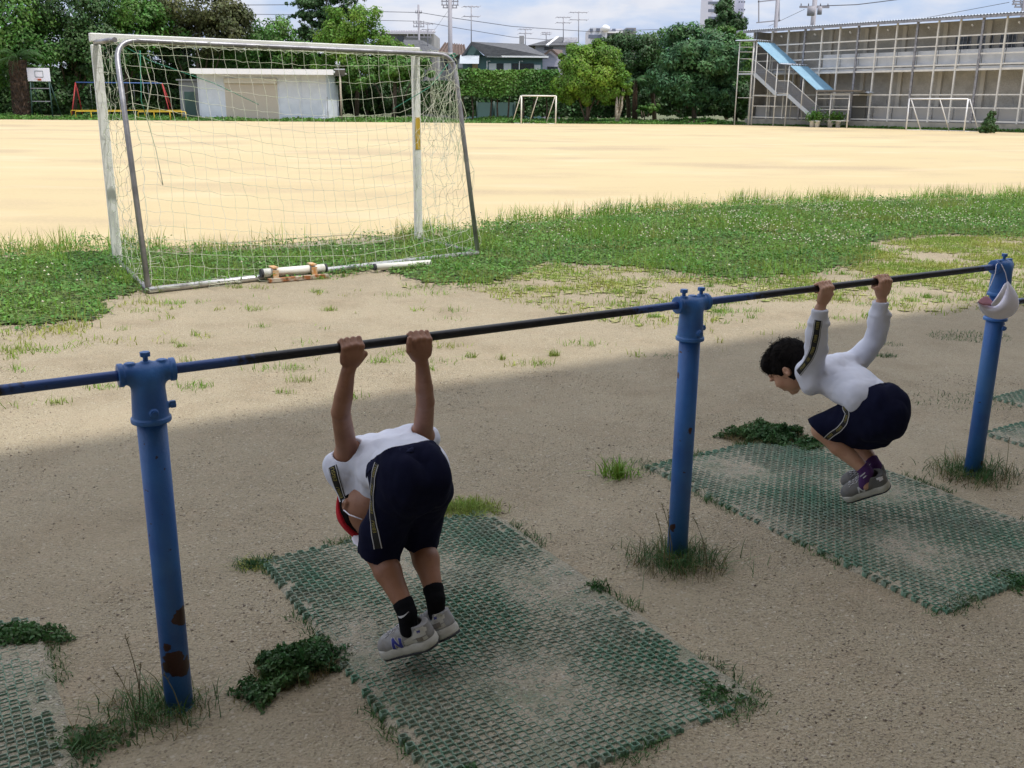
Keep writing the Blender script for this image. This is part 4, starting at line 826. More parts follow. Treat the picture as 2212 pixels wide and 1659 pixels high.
# ------------------------------------------------------------------ swing frame and low yellow rails
D=86; a=at(163,178,D); b=at(350,180,D); e=empty('swing_frame',((a.x+b.x)/2,a.y,0),'swing frame with blue top beam and red splayed legs in the shade','swing')
redp=mat('red_paint',(.3,.022,.022),.6); bluep=mat('swing_blue',(.05,.11,.3),.6); yel=mat('yellow_paint',(.62,.42,.03),.5)
mb=MB(); mb.tube([a,b],.05,8); mb.build('beam',bluep,e)
for p in (a,b):
    for s_ in (-1,1): mb=MB(); mb.tube([p,(p.x+(.9 if p is b else -.2)*(1 if s_<0 else .6),p.y+s_*1.1,0)],.05,8); mb.build('leg',redp,e)
for i in (1,2,4,5):
    mb=MB(); p=a.lerp(b,i/6); mb.tube([p,p-Z*(p.z-.5)],.012,4); mb.build('chain',galv,e)
for i in (1,4):
    mb=MB(); p=a.lerp(b,(i+.5)/6); mb.box((p.x,p.y,.5),(1.25,.2,.04)); mb.build('swing_seat',gmet,e)
def rail(x0,x1,yt,D,label):
    a=at(x0,yt,D); b=at(x1,yt,D); e=empty('safety_rail',((a.x+b.x)/2,a.y,0),label,'low rail',group='yellow safety rails in front of the swings'); mb=MB(); mb.tube([Vector((a.x,a.y,.01)),a-Z*.04,a+Vector((.05,0,0)),b-Vector((.05,0,0)),b-Z*.04,Vector((b.x,b.y,.01))],.035,6); mb.build('rail',yel,e)
    n=3
    for i in range(1,n): mb=MB(); p=a.lerp(b,i/n); mb.tube([(p.x,p.y,.01),p],.03,6); mb.build('upright',yel,e)
rail(163,263,240.5,80,'low yellow rail left of the goal\'s left post in front of the swings'); rail(298,401,241.5,80,'low yellow rail between the goal\'s left pole and the shed'); rail(153,392,238.5,84.5,'long low yellow rail farther back under the swing frame')
# ------------------------------------------------------------------ shed
D=84; x0=at(432,250,D).x; x1=at(708,250,D).x; zt=at(560,158,D).z; e=empty('storage_shed',((x0+x1)/2,D+2,0),'long low white metal shed with a beige roller shutter behind the goal net','shed')
shw=mat('shed_cladding',(.74,.77,.82),.6,(.68,.71,.76),1.5,3,.4,.6,coord='p'); cap_=mat('fascia_white',(.75,.75,.76),.5); beige=mat('shutter_beige',(.6,.53,.43),.6); gr_=mat('shed_side_shade',(.18,.19,.2),.7)
dp=5.5; mb=MB(); mb.box(((x0+x1)/2,D+dp/2,zt/2+.02),(x1-x0,dp,zt-.04)); 
for i in range(1,26): mb.box(((x0+x1)/2,D-.005,.1+i*(zt-.2)/26),(x1-x0-.04,.02,.018))
mb.build('wall',shw,e)
s0=at(490,250,D).x; s1=at(603,250,D).x; sz=at(540,181,D).z
mb=MB(); mb.box(((s0+s1)/2,D-.05,sz/2+.02),(s1-s0,.06,sz-.04))
for i in range(1,34): mb.box(((s0+s1)/2,D-.085,.05+i*(sz-.1)/34),(s1-s0-.1,.02,.035))
mb.build('shutter',beige,e)
mb=MB(); mb.box(((s0+s1)/2,D-.15,sz+.22),(s1-s0,.28,.42)); mb.build('shutter_box',mat('shutter_box',(.66,.62,.54),.5),e,bev=.03)
for xx in (s0-.04,s1+.04,x0+.05,x1-.05,at(652,250,D).x): mb=MB(); mb.box((xx,D-.04,zt/2),(.07,.05,zt-.02)); mb.build('wall_post',shw,e)
r0_=at(413,150,D-.9); r1_=at(722,160,D-.9); mb=MB(); c=(r0_+r1_)/2
mb.box((c.x,D+dp/2-.5,c.z+.05),(r1_.x-r0_.x,dp+1.6,.14)); mb.box((c.x,D-1.32,c.z),(r1_.x-r0_.x+.02,.06,.42)); mb.build('roof',cap_,e)
mb=MB(); mb.box((x1+.12,D-.5,.35),(.06,.06,.9)); mb.box((x1+.1,D-.5,1.0),(.05,.05,1.8)); mb.build('downpipe',galv,e)
mb=MB(); mb.box((x0-.9,D+2.6,1.55),(1.7,4,3.1)); mb.box((x0-.9,D+2.6,3.18),(2,4.4,.12)); e2=empty('shed_left_side',(x0-.9,D+2.6,0),'small dark lean-to shed against the left end of the white shed','shed'); mb.build('wall',gr_,e2)  # shade on the white shed's left side put into a dark grey box
mb=MB(); mb.box((x0-.9,D+.57,1.2),(.9,.06,2.1)); mb.build('door',gmet,e2)
# solar lamp
D=82; a=at(738,256,D); z1=at(738,163,D).z; e=empty('solar_lamp',(a.x,a.y,0),'slim post with a tilted solar panel right of the shed','solar lamp'); tan=mat('post_tan',(.33,.28,.22),.8)
mb=MB(); mb.tube([(a.x,a.y,0),(a.x,a.y,z1)],.075,8); mb.build('post',tan,e); mb=MB(); mb.box((a.x,a.y,z1+.2),(.8,.05,.62),ax=(Vector((1,0,.0)),Vector((0,.8,.6)),Vector((.25,-.6,.75)))); mb.build('solar_panel',mat('panel',(.12,.12,.13),.3),e)
mb=MB(); mb.beam((a.x-.45,a.y-.05,z1+.48),(a.x+.4,a.y-.05,z1+.48),.05,.05); mb.build('panel_frame',cap_,e)
# ------------------------------------------------------------------ far small goal and right hand goal
def fargoal(f0,f1,ht,label,dirv,dp,r=.05,mid=False):
    e=empty('football_goal',f0,label,'goal'); wp=mat('goal_cream',(.7,.67,.6),.5) if 'rust' in label else mat('goal_white',(.75,.75,.76),.5)
    dv=Vector(dirv).normalized()*dp
    for p in (f0,f1): mb=MB(); mb.tube([p,p+Z*ht],r,8); mb.build('goal_post',wp,e)
    mb=MB(); mb.tube([f0+Z*ht,f1+Z*ht],r,8); mb.build('crossbar',wp,e)
    for p in [f0,f1]+([f0.lerp(f1,.5)] if mid else []):
        mb=MB(); mb.tube([p+Z*ht+dv*.1,p+dv],r*.7,6); mb.build('rear_brace',wp,e)
    mb=MB(); mb.tube([f0,f0+dv,f1+dv,f1],r*.7,6); mb.build('base_frame',wp,e); return e
a=G(1126,267); b=G(1197,266); fargoal(a,Vector((b.x,a.y+.2,0)),2.12,'small rust-stained cream goal in front of the hedge',(-.5,1,0),1.6,.055,True)
a=G(1957,281); b=G(2082,284); d3=(b-a).normalized(); fargoal(a,b,2.05,'white goal standing beside the steel framed building',Vector((d3.x*1.0+.8,d3.y*.4+.9,0)),1.3,.05,True)
# ------------------------------------------------------------------ steel framed two storey building with open front
A=Vector((18.94,84.2,0)); Bq=Vector((33.9,64.3,0)); wv=(Bq-A).normalized(); nb2=Vector((-wv.y,wv.x,0)); nb2=nb2 if nb2.dot(A)>0 else -nb2   # nb2 points away from the camera
def fp(px,py,off=0.0):
    d=ray(px,py); n_=nb2; k=((A-C0).dot(n_)+off)/d.dot(n_); p=C0+d*k; return (p-A).dot(wv),p.z
def F3(s_,z_,off=0.0): return A+wv*s_+nb2*off+Z*z_
def zq(x,y,off=0.0): return fp((2300+x/2.2946)*.67770,(y/2.2946)*.67770,off)
steelc=mat('frame_steel',(.66,.65,.62),.55,(.55,.54,.52),3,4,.4,.7,coord='p'); meshw=mat('wall_mesh_brown',(.37,.36,.335),.9,(.46,.445,.42),1.2,4,.4,.6,coord='p',layers=[((.24,.225,.2),26,2,.5,.6,'voronoi',.4)])
panelm=mat('parapet_grey',(.56,.59,.64),.7,(.48,.51,.56),1,3,.4,.6,coord='p'); roofm=mat('roof_bluegrey',(.42,.46,.52),.5); skyb=mat('roof_sky_blue',(.17,.32,.43),.5,(.14,.28,.39),2,3,.4,.6)
bl=empty('steel_frame_building',A,'long two storey building with an open steel frame front along the right of the field','building')
cols=[zq(q,230)[0] for q in (375,490,605,730,855,990,1130,1270,1415,1570,1735,1905,2080)]
sp=(cols[-1]-cols[0])/12; S0=cols[0]-sp*1.3; cols=[cols[0]+i*sp for i in range(-1,17)]; S1=cols[-1]
zt0=zq(600,212)[1]; zt1=zq(2080,108)[1]; print('bld',cols[0],sp,zt0,zt1)
HT=(zt0+zt1)/2
for i,s_ in enumerate(cols):
    mb=MB(); wd=.15 if i%3==0 else .10; mb.box(F3(s_,HT/2+.2),(wd,.12,HT-.4),ax=(wv,nb2,Z)); mb.build('column',galv if i%3==0 else steelc,bl)
for zz,t_ in ((HT-1.12,.09),(HT-1.72,.07),(HT-2.3,.09),(4.30,.10),(3.98,.14),(2.35,.08),(1.5,.07),(.62,.1)):
    mb=MB(); mb.beam(F3(S0+.5,zz,.01),F3(S1,zz,.01),.07,t_); mb.build('girt',steelc,bl)
mb=MB(); mb.box(F3((S0+S1)/2,.24,.05),(S1-S0,.5,.52),ax=(wv,nb2,Z)); mb.build('plinth',concrete,bl)
mb=MB(); mb.box(F3((S0+S1)/2,HT/2,2.1),(S1-S0,.2,HT),ax=(wv,nb2,Z)); mb.build('rear_wall',meshw,bl)
mb=MB(); mb.box(F3(S0+.1,HT/2,1.1),(.12,2.0,HT),ax=(wv,nb2,Z)); mb.build('end_wall',meshw,bl)
mb=MB(); mb.box(F3((S0+S1)/2,4.12,1.06),(S1-S0,1.9,.16),ax=(wv,nb2,Z)); mb.build('deck',panelm,bl)
for i in range(4,len(cols)-1):
    mb=MB(); mb.box(F3((cols[i]+cols[i+1])/2,4.83,.35),(sp-.06,.03,.92),ax=(wv,nb2,Z)); mb.build('parapet_panel',panelm,bl)
for i in range(0,len(cols)-1):
    mb=MB(); mb.box(F3((cols[i]+cols[i+1])/2,1.0,.5),(sp-.1,.03,.95),ax=(wv,nb2,Z)); mb.build('low_panel',mat('low_panel_grey',(.34,.34,.34),.8) if i==0 else bpy.data.materials['low_panel_grey'],bl)
pil=mat('pilaster',(.5,.48,.44),.9)
for i in range(2,len(cols),2):
    mb=MB(); mb.box(F3(cols[i]-.55,HT/2,1.92),(.3,.2,HT-.2),ax=(wv,nb2,Z)); mb.build('pilaster',pil,bl)
    mb=MB(); mb.tube([F3(cols[i]-.8,.6,1.5),F3(cols[i]-1.3,2.2,1.5)],.02,4); mb.tube([F3(cols[i]-.8,4.3,1.5),F3(cols[i]-1.3,5.3,1.5)],.02,4); mb.build('brace',galv,bl)
for i in range(10,len(cols)-1):
    mb=MB(); c_=F3((cols[i]+cols[i+1])/2,5.75,1.98); mb.box(c_,(1.1,.04,1.1),ax=(wv,nb2,Z)); f_=mb.build('window',glassd,bl)
    mb=MB()
    for q in (-.55,-.28,0,.28,.55): mb.box(c_+wv*q-nb2*.04,(.035,.03,1.14),ax=(wv,nb2,Z))
    x=mb.build('window_bars',galv,bl); 
for i,s_ in enumerate(cols[1::2]):
    mb=MB(); mb.tube([F3(s_+.6,HT-.5,.5),F3(s_+.6,HT-.42,.3)],.06,6); mb.build('floodlight',cap_,bl)
# corrugated roof edge
mb=MB(); n=int((S1-S0+2.2)/.11); rp=[]
for i in range(n+1):
    s_=S0-.6+i*.11; zz=HT+.10+(.05 if i%2 else -.02); rp+= [F3(s_,zz,-.45),F3(s_,zz-.12+.3,2.6)]
mb.poly(rp,[[2*i,2*i+2,2*i+3,2*i+1] for i in range(n)]); mb.poly([p-Z*.05 for p in rp],[[2*i+1,2*i+3,2*i+2,2*i] for i in range(n)])
mb.build('roof',roofm,bl)
mb=MB(); mb.beam(F3(S0-.6,HT-.02,-.42),F3(S1+1.6,HT-.02,-.42),.06,.16); mb.build('gutter',galv,bl)
# entrance opening: flat dark panel, the shade inside put into its colour
s0,z0=zq(945,800,0); s1,_=zq(1050,800,0); mb=MB(); mb.box(F3((s0+s1)/2,1.4,.05),(s1-s0,.05,2.3),ax=(wv,nb2,Z)); mb.build('door',mat('doorway_shade',(.09,.09,.085),.8),bl)
# ------------------------------------------------------------------ outdoor staircase in front of it
OS=-2.0
st=empty('outdoor_staircase',F3(2,0,OS),'covered outdoor staircase with light blue corrugated roofs against the steel framed building','staircase')
def Zp(x,y,off=OS): s_,z_=zq(x,y,off); return F3(s_,z_,off)
def corr(a,b,c,d,name,mt,n=16,amp=.03):
    """corrugated sheet a-b (top edge) to d-c (lower edge)"""
    mb=MB(); rp=[]
    for i in range(n*2+1):
        t_=i/(n*2); k=Z*(amp if i%2 else -amp); rp+=[a.lerp(b,t_)+k,d.lerp(c,t_)+k]
    mb.poly(rp,[[2*i,2*i+2,2*i+3,2*i+1] for i in range(2*n)]); mb.poly([p-Z*.03 for p in rp],[[2*i+1,2*i+3,2*i+2,2*i] for i in range(2*n)]); return mb.build(name,mt,st)
Wd=2.0
tl=Zp(268,308); ml=Zp(432,460); tr_=Zp(512,480); br=Zp(705,655)
corr(tl-nb2*.1,tl+nb2*Wd,ml+nb2*Wd,ml-nb2*.1,'stair_roof',skyb,9,.04); corr(tr_-nb2*.1,tr_+nb2*Wd,br+nb2*Wd,br-nb2*.1,'stair_roof',skyb,9,.04)
top_l=Zp(112,295); top_r=Zp(262,292); corr(top_l-nb2*.2,top_l+nb2*Wd,top_r+nb2*Wd,top_r-nb2*.2,'landing_roof',roofm,8)
lm=Zp(425,463); lr=Zp(600,465); corr(lm-nb2*.1,lm+nb2*Wd,Zp(515,470)+nb2*Wd,Zp(515,470)-nb2*.1,'landing_roof',roofm,6)
cl_=Zp(703,660); cr_=Zp(972,668); mb=MB(); mb.box((cl_+cr_)/2+nb2*.6,((cr_-cl_).length,1.7,.1),ax=(wv,nb2,Z)); mb.build('canopy',mat('canopy_brown',(.16,.14,.12),.7),st)
c2a=Zp(975,668,-.6); c2b=Zp(1078,675,-.6); corr(c2a,c2a+nb2*.6,c2b+nb2*.6,c2b,'landing_roof',roofm,8)
def stringer(x0,y0,x1,y1):
    for o_ in (0,Wd-.1):
        a=Zp(x0,y0)+nb2*o_; b=Zp(x1,y1)+nb2*o_; mb=MB(); mb.beam(a,b,.07,.28); mb.build('stringer',roofm,st)
stringer(240,540,400,690); stringer(490,700,690,880)
def treads(x0,y0,x1,y1,n):
    a=Zp(x0,y0); b=Zp(x1,y1); 
    for i in range(n): mb=MB(); c=a.lerp(b,(i+.5)/n)+nb2*(Wd/2); mb.box(c,(.3,Wd-.15,.03),ax=(wv,nb2,Z)); mb.build('tread',galv,st)
treads(240,530,400,680,9); treads(490,690,690,870,11)
for (x0,x1,y) in ((122,240,540),(400,490,694)):
    a=Zp(x0,y); b=Zp(x1,y); mb=MB(); mb.box((a+b)/2+nb2*(Wd/2),((b-a).length,Wd,.12),ax=(wv,nb2,Z)); mb.build('landing',roofm,st)
def post(x,y0,zb=0,off=0,r=.05,m=None):
    a=Zp(x,y0)+nb2*off; b=Vector((a.x,a.y,zb)); mb=MB(); mb.tube([b,a],r,6); mb.build('post',m or steelc,st)
for x,y in ((135,305),(240,305),(262,310),(412,465),(498,480),(340,380),(600,570),(700,660),(805,680),(940,680)):
    post(x,y,0 if x not in(340,600) else 3.0 if x==340 else 1.4)
for x,y in ((135,305),(262,310),(412,465),(498,480),(700,660)): post(x,y,0,Wd)
def hr(x0,y0,x1,y1,r=.028): a=Zp(x0,y0); b=Zp(x1,y1); mb=MB(); mb.tube([a,b],r,6); mb.build('handrail',steelc,st)
hr(240,440,412,575); hr(498,592,700,770); hr(412,590,498,592); hr(412,680,490,685); hr(135,380,240,380); hr(135,430,240,432); hr(135,345,240,345); hr(120,525,240,525); hr(120,715,225,715); hr(705,720,935,720); hr(705,800,935,803); hr(700,690,940,685); hr(697,880,930,885); hr(225,700,400,705); hr(225,775,400,778); hr(215,855,470,862)
vb_=mat('baluster_dark',(.2,.21,.24),.6)
def balus(x0,y0,x1,y1,h,n):
    a=Zp(x0,y0); b=Zp(x1,y1); mb=MB()
    for i in range(n): c=a.lerp(b,(i+.5)/n); mb.tube([c,c-Z*h],.024,4,caps=False)
    mb.build('balustrade',vb_,st)
balus(240,440,412,575,1.0,34); balus(498,592,700,770,1.0,38); balus(412,590,498,592,.95,14)
# concrete footings & pots
for (x0,x1) in ((190,330),(360,470)):
    a=G(*[(2300+x0/2.2946)*.6777,268.5]); b=G(*[(2300+x1/2.2946)*.6777,270]); a.y+=1.5;b.y+=1.5; e=empty('concrete_block',((a.x+b.x)/2,a.y,0),'long weathered concrete block under the %s of the outdoor staircase'%('upper landing' if x0<200 else 'middle landing'),'concrete block'); mb=MB(); mb.box(((a.x+b.x)/2,(a.y+b.y)/2,.22),(abs(b.x-a.x),.7,.46)); mb.build('block',concrete,e,bev=.03)
names=['leftmost of the four white flower pots below the outdoor staircase','second from left of the four white flower pots below the outdoor staircase','third from left of the four white flower pots below the outdoor staircase','rightmost of the four white flower pots below the outdoor staircase']
for i,zx in enumerate((660,697,791,850)):
    g_=G((2300+zx/2.2946)*.6777,275+i*.25); e=empty('flower_pot',g_,names[i],'flower pot',group='white flower pots below the staircase'); mb=MB(); mb.tube([g_,g_+Z*.42,g_+Z*.42,g_+Z*.5],[.15,.21,.25,.25],12); mb.build('pot',cap_,e)
    n=420; p=RNG.normal(size=(n,3))*np.array([.22,.2,.2])+np.array([g_.x,g_.y,.72]); discs(p,RNG.normal(size=(n,3))+np.array([0,0,1]),RNG.uniform(.04,.08,n),'plant',leafmid,e,el=1.5)
# ------------------------------------------------------------------ houses beyond the hedge
def tri(mb,pts,th): mb.prism(pts,th)
slate=mat('slate_tiles',(.06,.062,.07),.75,(.085,.088,.095),2.5,4,.4,.6,coord='p',stretch=(1,1,3),bump=.5,bscale=8,bdist=.05); browntile=mat('brown_tiles',(.12,.075,.06),.8,(.08,.06,.05),3,4,.4,.6,coord='p')
teal=mat('teal_wall',(.11,.2,.21),.85,(.09,.17,.185),.8,3,.4,.6,coord='p'); winw=mat('window_pale',(.6,.62,.64),.4); plaster=mat('pale_plaster',(.5,.48,.52),.9); greyw=mat('grey_wall',(.3,.29,.29),.9,(.24,.23,.23),.5,4,.4,.6,coord='p')
D=104
def rect(x0,y0,x1,y1,D,dp,name,m,par,dy=0):
    a=at(x0,y1,D); b=at(x1,y0,D); mb=MB(); mb.box(((a.x+b.x)/2,D+dp/2+dy,(a.z+b.z)/2),(b.x-a.x,dp,b.z-a.z)); return mb.build(name,m,par)
g_=at(1080,250,D); e=empty('house',(g_.x,g_.y,0),'blue-green two storey house with a dark tiled roof above the hedge','house')
rect(1000,121,1172,262,D,9,'wall',teal,e)
# gabled front part
p0=at(996,121,D-1);p1=at(1018,90,D-1);p2=at(1052,117,D-1); mb=MB(); mb.prism([at(1001,122,D),at(1018,95,D),at(1047,122,D)],(0,3,0)); mb.build('gable_wall',teal,e)
mb=MB(); q0=at(1133,95,D+4.5); mb.poly([p1,q0+Z*0,at(1185,122,D-.8),p2],[[0,3,2,1]]); mb.poly([p1-Z*.2,q0-Z*.2,at(1185,122,D-.8)-Z*.2,p2-Z*.2],[[0,1,2,3]]); mb.prism([p1,p1+Z*-.3,p2-Z*.3,p2],(0,.25,0)); mb.prism([p0,p0-Z*.3,p1-Z*.3,p1],(0,.25,0)); mb.poly([p0,p1,p1+Vector((0,6,0)),p0+Vector((0,6,0))],[[0,1,2,3]]); mb.build('roof',slate,e)
mb=MB(); mb.beam(at(1050,121.5,D-.9),at(1185,123,D-.9),.1,.16); mb.build('eaves',cap_,e)
for (x0,x1,m_) in ((1056,1072,winw),(1073,1087,glassd),(1088,1104,winw),(1106,1119,glassd),(1121,1153,glassd)): w_=rect(x0,137,x1,155,D-.06,.1,'window',m_,e)
rect(1154,140,1168,155,D-.1,.2,'window',winw,e)
mb=MB(); 
for i in range(9):
    t_=math.pi*i/16; 
pa=[]
for i in range(9):
    t_=i/8; zz=at(993,129,D-2).z+1.0*(-(t_)**2); y_=D-.2-2.0*t_; pa+=[Vector((at(995,120,D).x,y_,at(1000,119,D).z-.9*t_*t_)),Vector((at(1036,120,D).x,y_,at(1000,119,D).z-.9*t_*t_))]
mb.poly(pa,[[2*i,2*i+1,2*i+3,2*i+2] for i in range(8)]); mb.build('awning',mat('awning_frost',(.38,.42,.46),.3),e)
rect(1020,133,1032,155,D-.3,.5,'shutter_case',mat('tan_case',(.35,.27,.15),.8),e)
for xx in (1052,1122): mb=MB(); a=at(xx,132,D-.4); mb.tube([(a.x,a.y,0),a,a+Vector((.35,0,0))],.05,6); mb.build('pipe',cap_,e)
mb=MB(); a=at(1127,84,D+5); mb.box((a.x,a.y,a.z-.3),(.5,.5,1.2)); mb.build('chimney',greyw,e)
# hip roof house
D=118; g_=at(1195,250,D); e=empty('house',(g_.x,g_.y,0),'house with a dark hip roof and pale ridge behind the round tree','house')
rect(1155,97,1240,250,D,8,'wall',plaster,e); mb=MB(); a=at(1140,98,D-1);b=at(1246,97,D-1);c=at(1205,80,D+4);d=at(1216,80,D+4); f=Vector((0,10,0)); mb.poly([a,b,d,c,a+f,b+f],[[0,1,2,3],[1,5,2],[0,3,4],[4,3,2,5]]); mb.build('roof',slate,e)
mb=MB(); mb.beam(c,at(1182,98,D-1.1),.3,.15); mb.build('ridge',cap_,e); rect(1176,102,1195,108,D-.1,.2,'window',glassd,e)
mb=MB(); a=at(1232,87,D+1); mb.box(a,(1.7,1.2,.1),ax=(Vector((1,0,0)),Vector((0,.85,.5)),Vector((0,-.5,.85)))); mb.build('solar_heater',galv,e)
D=108; g_=at(1190,250,D); e=empty('house',(g_.x,g_.y,0),'small lavender walled house with a brown gable right of the blue-green house','house')
mb=MB(); mb.prism([at(1172,262,D),at(1172,122,D),at(1190,108,D),at(1212,122,D),at(1212,262,D)],(0,6,0)); mb.build('wall',mat('lavender_wall',(.42,.4,.48),.9),e)
mb=MB(); mb.beam(at(1190,107,D-.3),at(1206,120,D-.3),.4,.2); mb.beam(at(1190,107,D-.3),at(1170,123,D-.3),.4,.2); mb.poly([at(1190,107,D),at(1215,122,D),at(1215,108,D+5),at(1195,106,D+5)],[[0,1,2,3]]); mb.build('roof',browntile,e); rect(1182,144,1205,157,D-.1,.15,'window',glassd,e)
# brown tiled house, slate roof, grey building
D=112; g_=at(975,250,D); e=empty('house',(g_.x,g_.y,0),'old brown tiled house between the goal and the blue-green house','house'); rect(952,118,1006,262,D,8,'wall',greyw,e)
mb=MB(); a=at(944,118,D-1);b=at(1008,120,D-1);c=at(1002,97,D+4);d=at(962,93,D+4); mb.poly([a,b,c,d,a+Vector((0,10,0))],[[0,1,2,3],[0,3,4]])
for i in range(9): t_=i/8; mb.beam(a.lerp(b,t_)+Z*.05,d.lerp(c,t_)+Z*.05,.12,.1)
mb.build('roof',browntile,e); rect(960,130,985,150,D-.1,.15,'window',glassd,e); rect(990,128,1000,146,D-.1,.15,'window',winw,e)
D=120; g_=at(905,250,D); e=empty('house',(g_.x,g_.y,0),'house with a plain slate roof right of the bright green tree','house'); rect(880,110,945,262,D,8,'wall',greyw,e)
mb=MB(); mb.poly([at(868,112,D-1),at(938,112,D-1),at(912,87,D+5),at(872,86,D+5)],[[0,1,2,3]]); mb.poly([at(938,112,D-1),at(960,113,D+8),at(912,87,D+5)],[[0,1,2]]); mb.build('roof',slate,e)
D=150; g_=at(880,250,D); e=empty('grey_building',(g_.x,g_.y,0),'grey concrete building with a ribbed roof edge behind the bright green tree','building'); rect(820,72,937,262,D,12,'wall',greyw,e); mb=MB()
for i in range(22): a=at(820+i*5.3,68.5,D-.6); mb.tube([a,a+Vector((0,6,.4))],.2,6)
a=at(818,71,D-.5); b=at(938,71.5,D-.5); mb.beam(a,b,.5,.3); mb.build('roof_ribs',plaster,e); rect(858,78,872,90,D-.1,.2,'window',glassd,e)
# apartment blocks
aptw=mat('apartment_wall',(.55,.56,.62),.9); apg=mat('apartment_glass',(.12,.14,.19),.4)
D=210; g_=at(1320,250,D); e=empty('apartment_building',(g_.x,g_.y,0),'low grey and white apartment block above the round tree','building'); rect(1270,60,1312,262,D,15,'wall',aptw,e); rect(1312,62,1345,262,D+2,13,'wing_wall',aptw,e); rect(1345,60,1374,262,D+1,13,'wing_wall',greyw,e)
for (x0,y0,x1,y1) in ((1274,62,1281,69),(1288,61,1296,68),(1271,75,1300,83),(1310,70,1334,82),(1323,62,1330,72),(1352,62,1370,68)): rect(x0,y0,x1,y1,D-.2 if x1<1312 else D+.9,.5 if x1<1312 else 1.6,'window',apg,e)
rect(1312,68,1345,71,D,2,'balcony',cap_,e)
mb=MB(); a=at(1308,64,D-1); mb.tube([a-Z*.5,a+Z*.0,a+Z*.5,a+Z*.9],[.4,.9,.9,.3],12); mb.build('water_tank',cap_,e)
D=330; g_=at(1570,250,D); e=empty('tower_block',(g_.x,g_.y,0),'tall white tower block rising behind the dark conifer','building'); towm=mat('tower_wall',(.62,.64,.74),.9); rect(1523,-60,1590,262,D,20,'wall',towm,e); rect(1590,-60,1614,262,D+4,16,'wing_wall',mat('tower_wing',(.72,.73,.8),.9),e)
for yy in (-20,3.5,20,36,52):
    rect(1530,yy,1567,yy+6,D-.3,.6,'window_band',apg,e)
    for k in range(3): rect(1596+k*5.5,yy-1,1599+k*5.5,yy+2,D+3.6,.6,'window',apg,e)
# ------------------------------------------------------------------ poles, wires, antennas
polem=mat('pole_grey',(.3,.29,.32),.7); wirem=mat('wire',(.08,.08,.1),.6)
def pole(name,px,ytop,D,r,label,cat='utility pole',arms=(),base=255,gp_=None):
    g_=at(px,base,D); z1=at(px,ytop,D).z; e=empty(name,(g_.x,g_.y,0),label,cat,gp_); mb=MB(); mb.tube([(g_.x,g_.y,0),(g_.x,g_.y,z1)],[r,r*.8],8); mb.build('pole',polem,e)
    for (yy,hw) in arms:
        z_=at(px,yy,D).z; mb=MB(); mb.beam((g_.x-hw,g_.y,z_),(g_.x+hw,g_.y,z_),.1,.1)
        for q in (-.9,-.4,.4,.9): mb.tube([(g_.x+q*hw,g_.y,z_),(g_.x+q*hw,g_.y,z_+.3)],.05,5)
        mb.build('crossarm',polem,e)
    return e,g_
GP='utility poles behind the field'
pole('utility_pole',974,-25,108,.26,'tall steel utility pole behind the goal\'s right end',arms=((3,.9),(11,.9),(17,.75),(-8,.9)),gp_=GP)
pole('utility_pole',908,10,130,.16,'thin brown utility pole above the grey building',arms=((28,.4),(50,.7),(58,.7),(80,1.6)),gp_=GP)
e,g_=pole('utility_pole',1738,-20,98,.28,'utility pole with a transformer above the steel framed building',arms=((14,1.4),(16,1.4),(-3,1.2)),gp_=GP)
a=at(1752,24,97); mb=MB(); mb.tube([a-Z*.4,a+Z*.4],.35,10); mb.tube([a-Z*.4+Vector((.8,0,.1)),a+Z*.3+Vector((.8,0,.1))],.22,8); mb.build('transformer',polem,e)
e,g_=pole('floodlight_mast',1660,-40,92,.2,'mast carrying a square floodlight frame above the outdoor staircase','floodlight mast',arms=())
mb=MB()
for (x0,y0,x1,y1) in ((1639,0,1639,48),(1683,-2,1683,45),(1634,49,1686,44),(1637,4,1690,-2)): mb.beam(at(x0,y0,92),at(x1,y1,92),.09,.09)
mb.build('light_frame',polem,e)
pole('utility_pole',2180,-30,78,.3,'dark pole showing above the roof at the right photo edge',gp_=GP,arms=((3,1.0),(9,1.0),(15,.8)))
def antenna(px,yt,yb,D,label,w=.8):
    a=at(px,yb,D); b=at(px,yt,D); e=empty('tv_antenna',(a.x,a.y,a.z),label,'antenna',group='television antennas on the roofs'); mb=MB(); mb.tube([a-Z*.4,b],.05,5); mb.build('mast',polem,e)
    for t_,n in ((.97,5),(.7,3)):
        c=a.lerp(b,t_); mb=MB(); mb.tube([c-Vector((w,0,0)),c+Vector((w,0,0))],.035,4)
        for i in range(n): q=c+Vector((w*(-1+2*i/(n-1)),0,0)); mb.tube([q-Vector((.15,.35,.12)),q+Vector((.15,.35,.12))],.025,4)
        mb.build('aerial',polem,e)
antenna(1018,12,90,104,'antenna on the left gable of the blue-green house'); antenna(1135,62,96,112,'antenna above the right end of the blue-green house roof',.7)
antenna(1217,36,80,118,'antenna on the ridge of the hip roof house'); antenna(1250,25,84,118,'tallest antenna just left of the low apartment block',1.0); antenna(1180,70,84,118,'small antenna on the left slope of the hip roof house',.5); antenna(924,50,96,122,'small antenna on the slate roof behind the goal',.7)
def wire(pts,D,label,r=.03,sag=.0):
    P=[at(x,y,D_) for x,y,D_ in pts]; q=[]
    for i in range(len(P)-1):
        for k in range(8): t_=k/8; q.append(P[i].lerp(P[i+1],t_)-Z*sag*4*t_*(1-t_))
    q.append(P[-1]); mb=MB(); mb.tube(q,r,4); o=mb.build('power_line',wirem); tag(o,label,'power line',group='power lines behind the field'); return o
wire([(300,-8,120),(490,11,120),(660,10,120),(820,25,120),(908,27,130),(974,38,108),(1106,57,115),(1270,68,130),(1480,62,140)],0,'upper power line crossing behind the trees and the goal crossbar',.035)
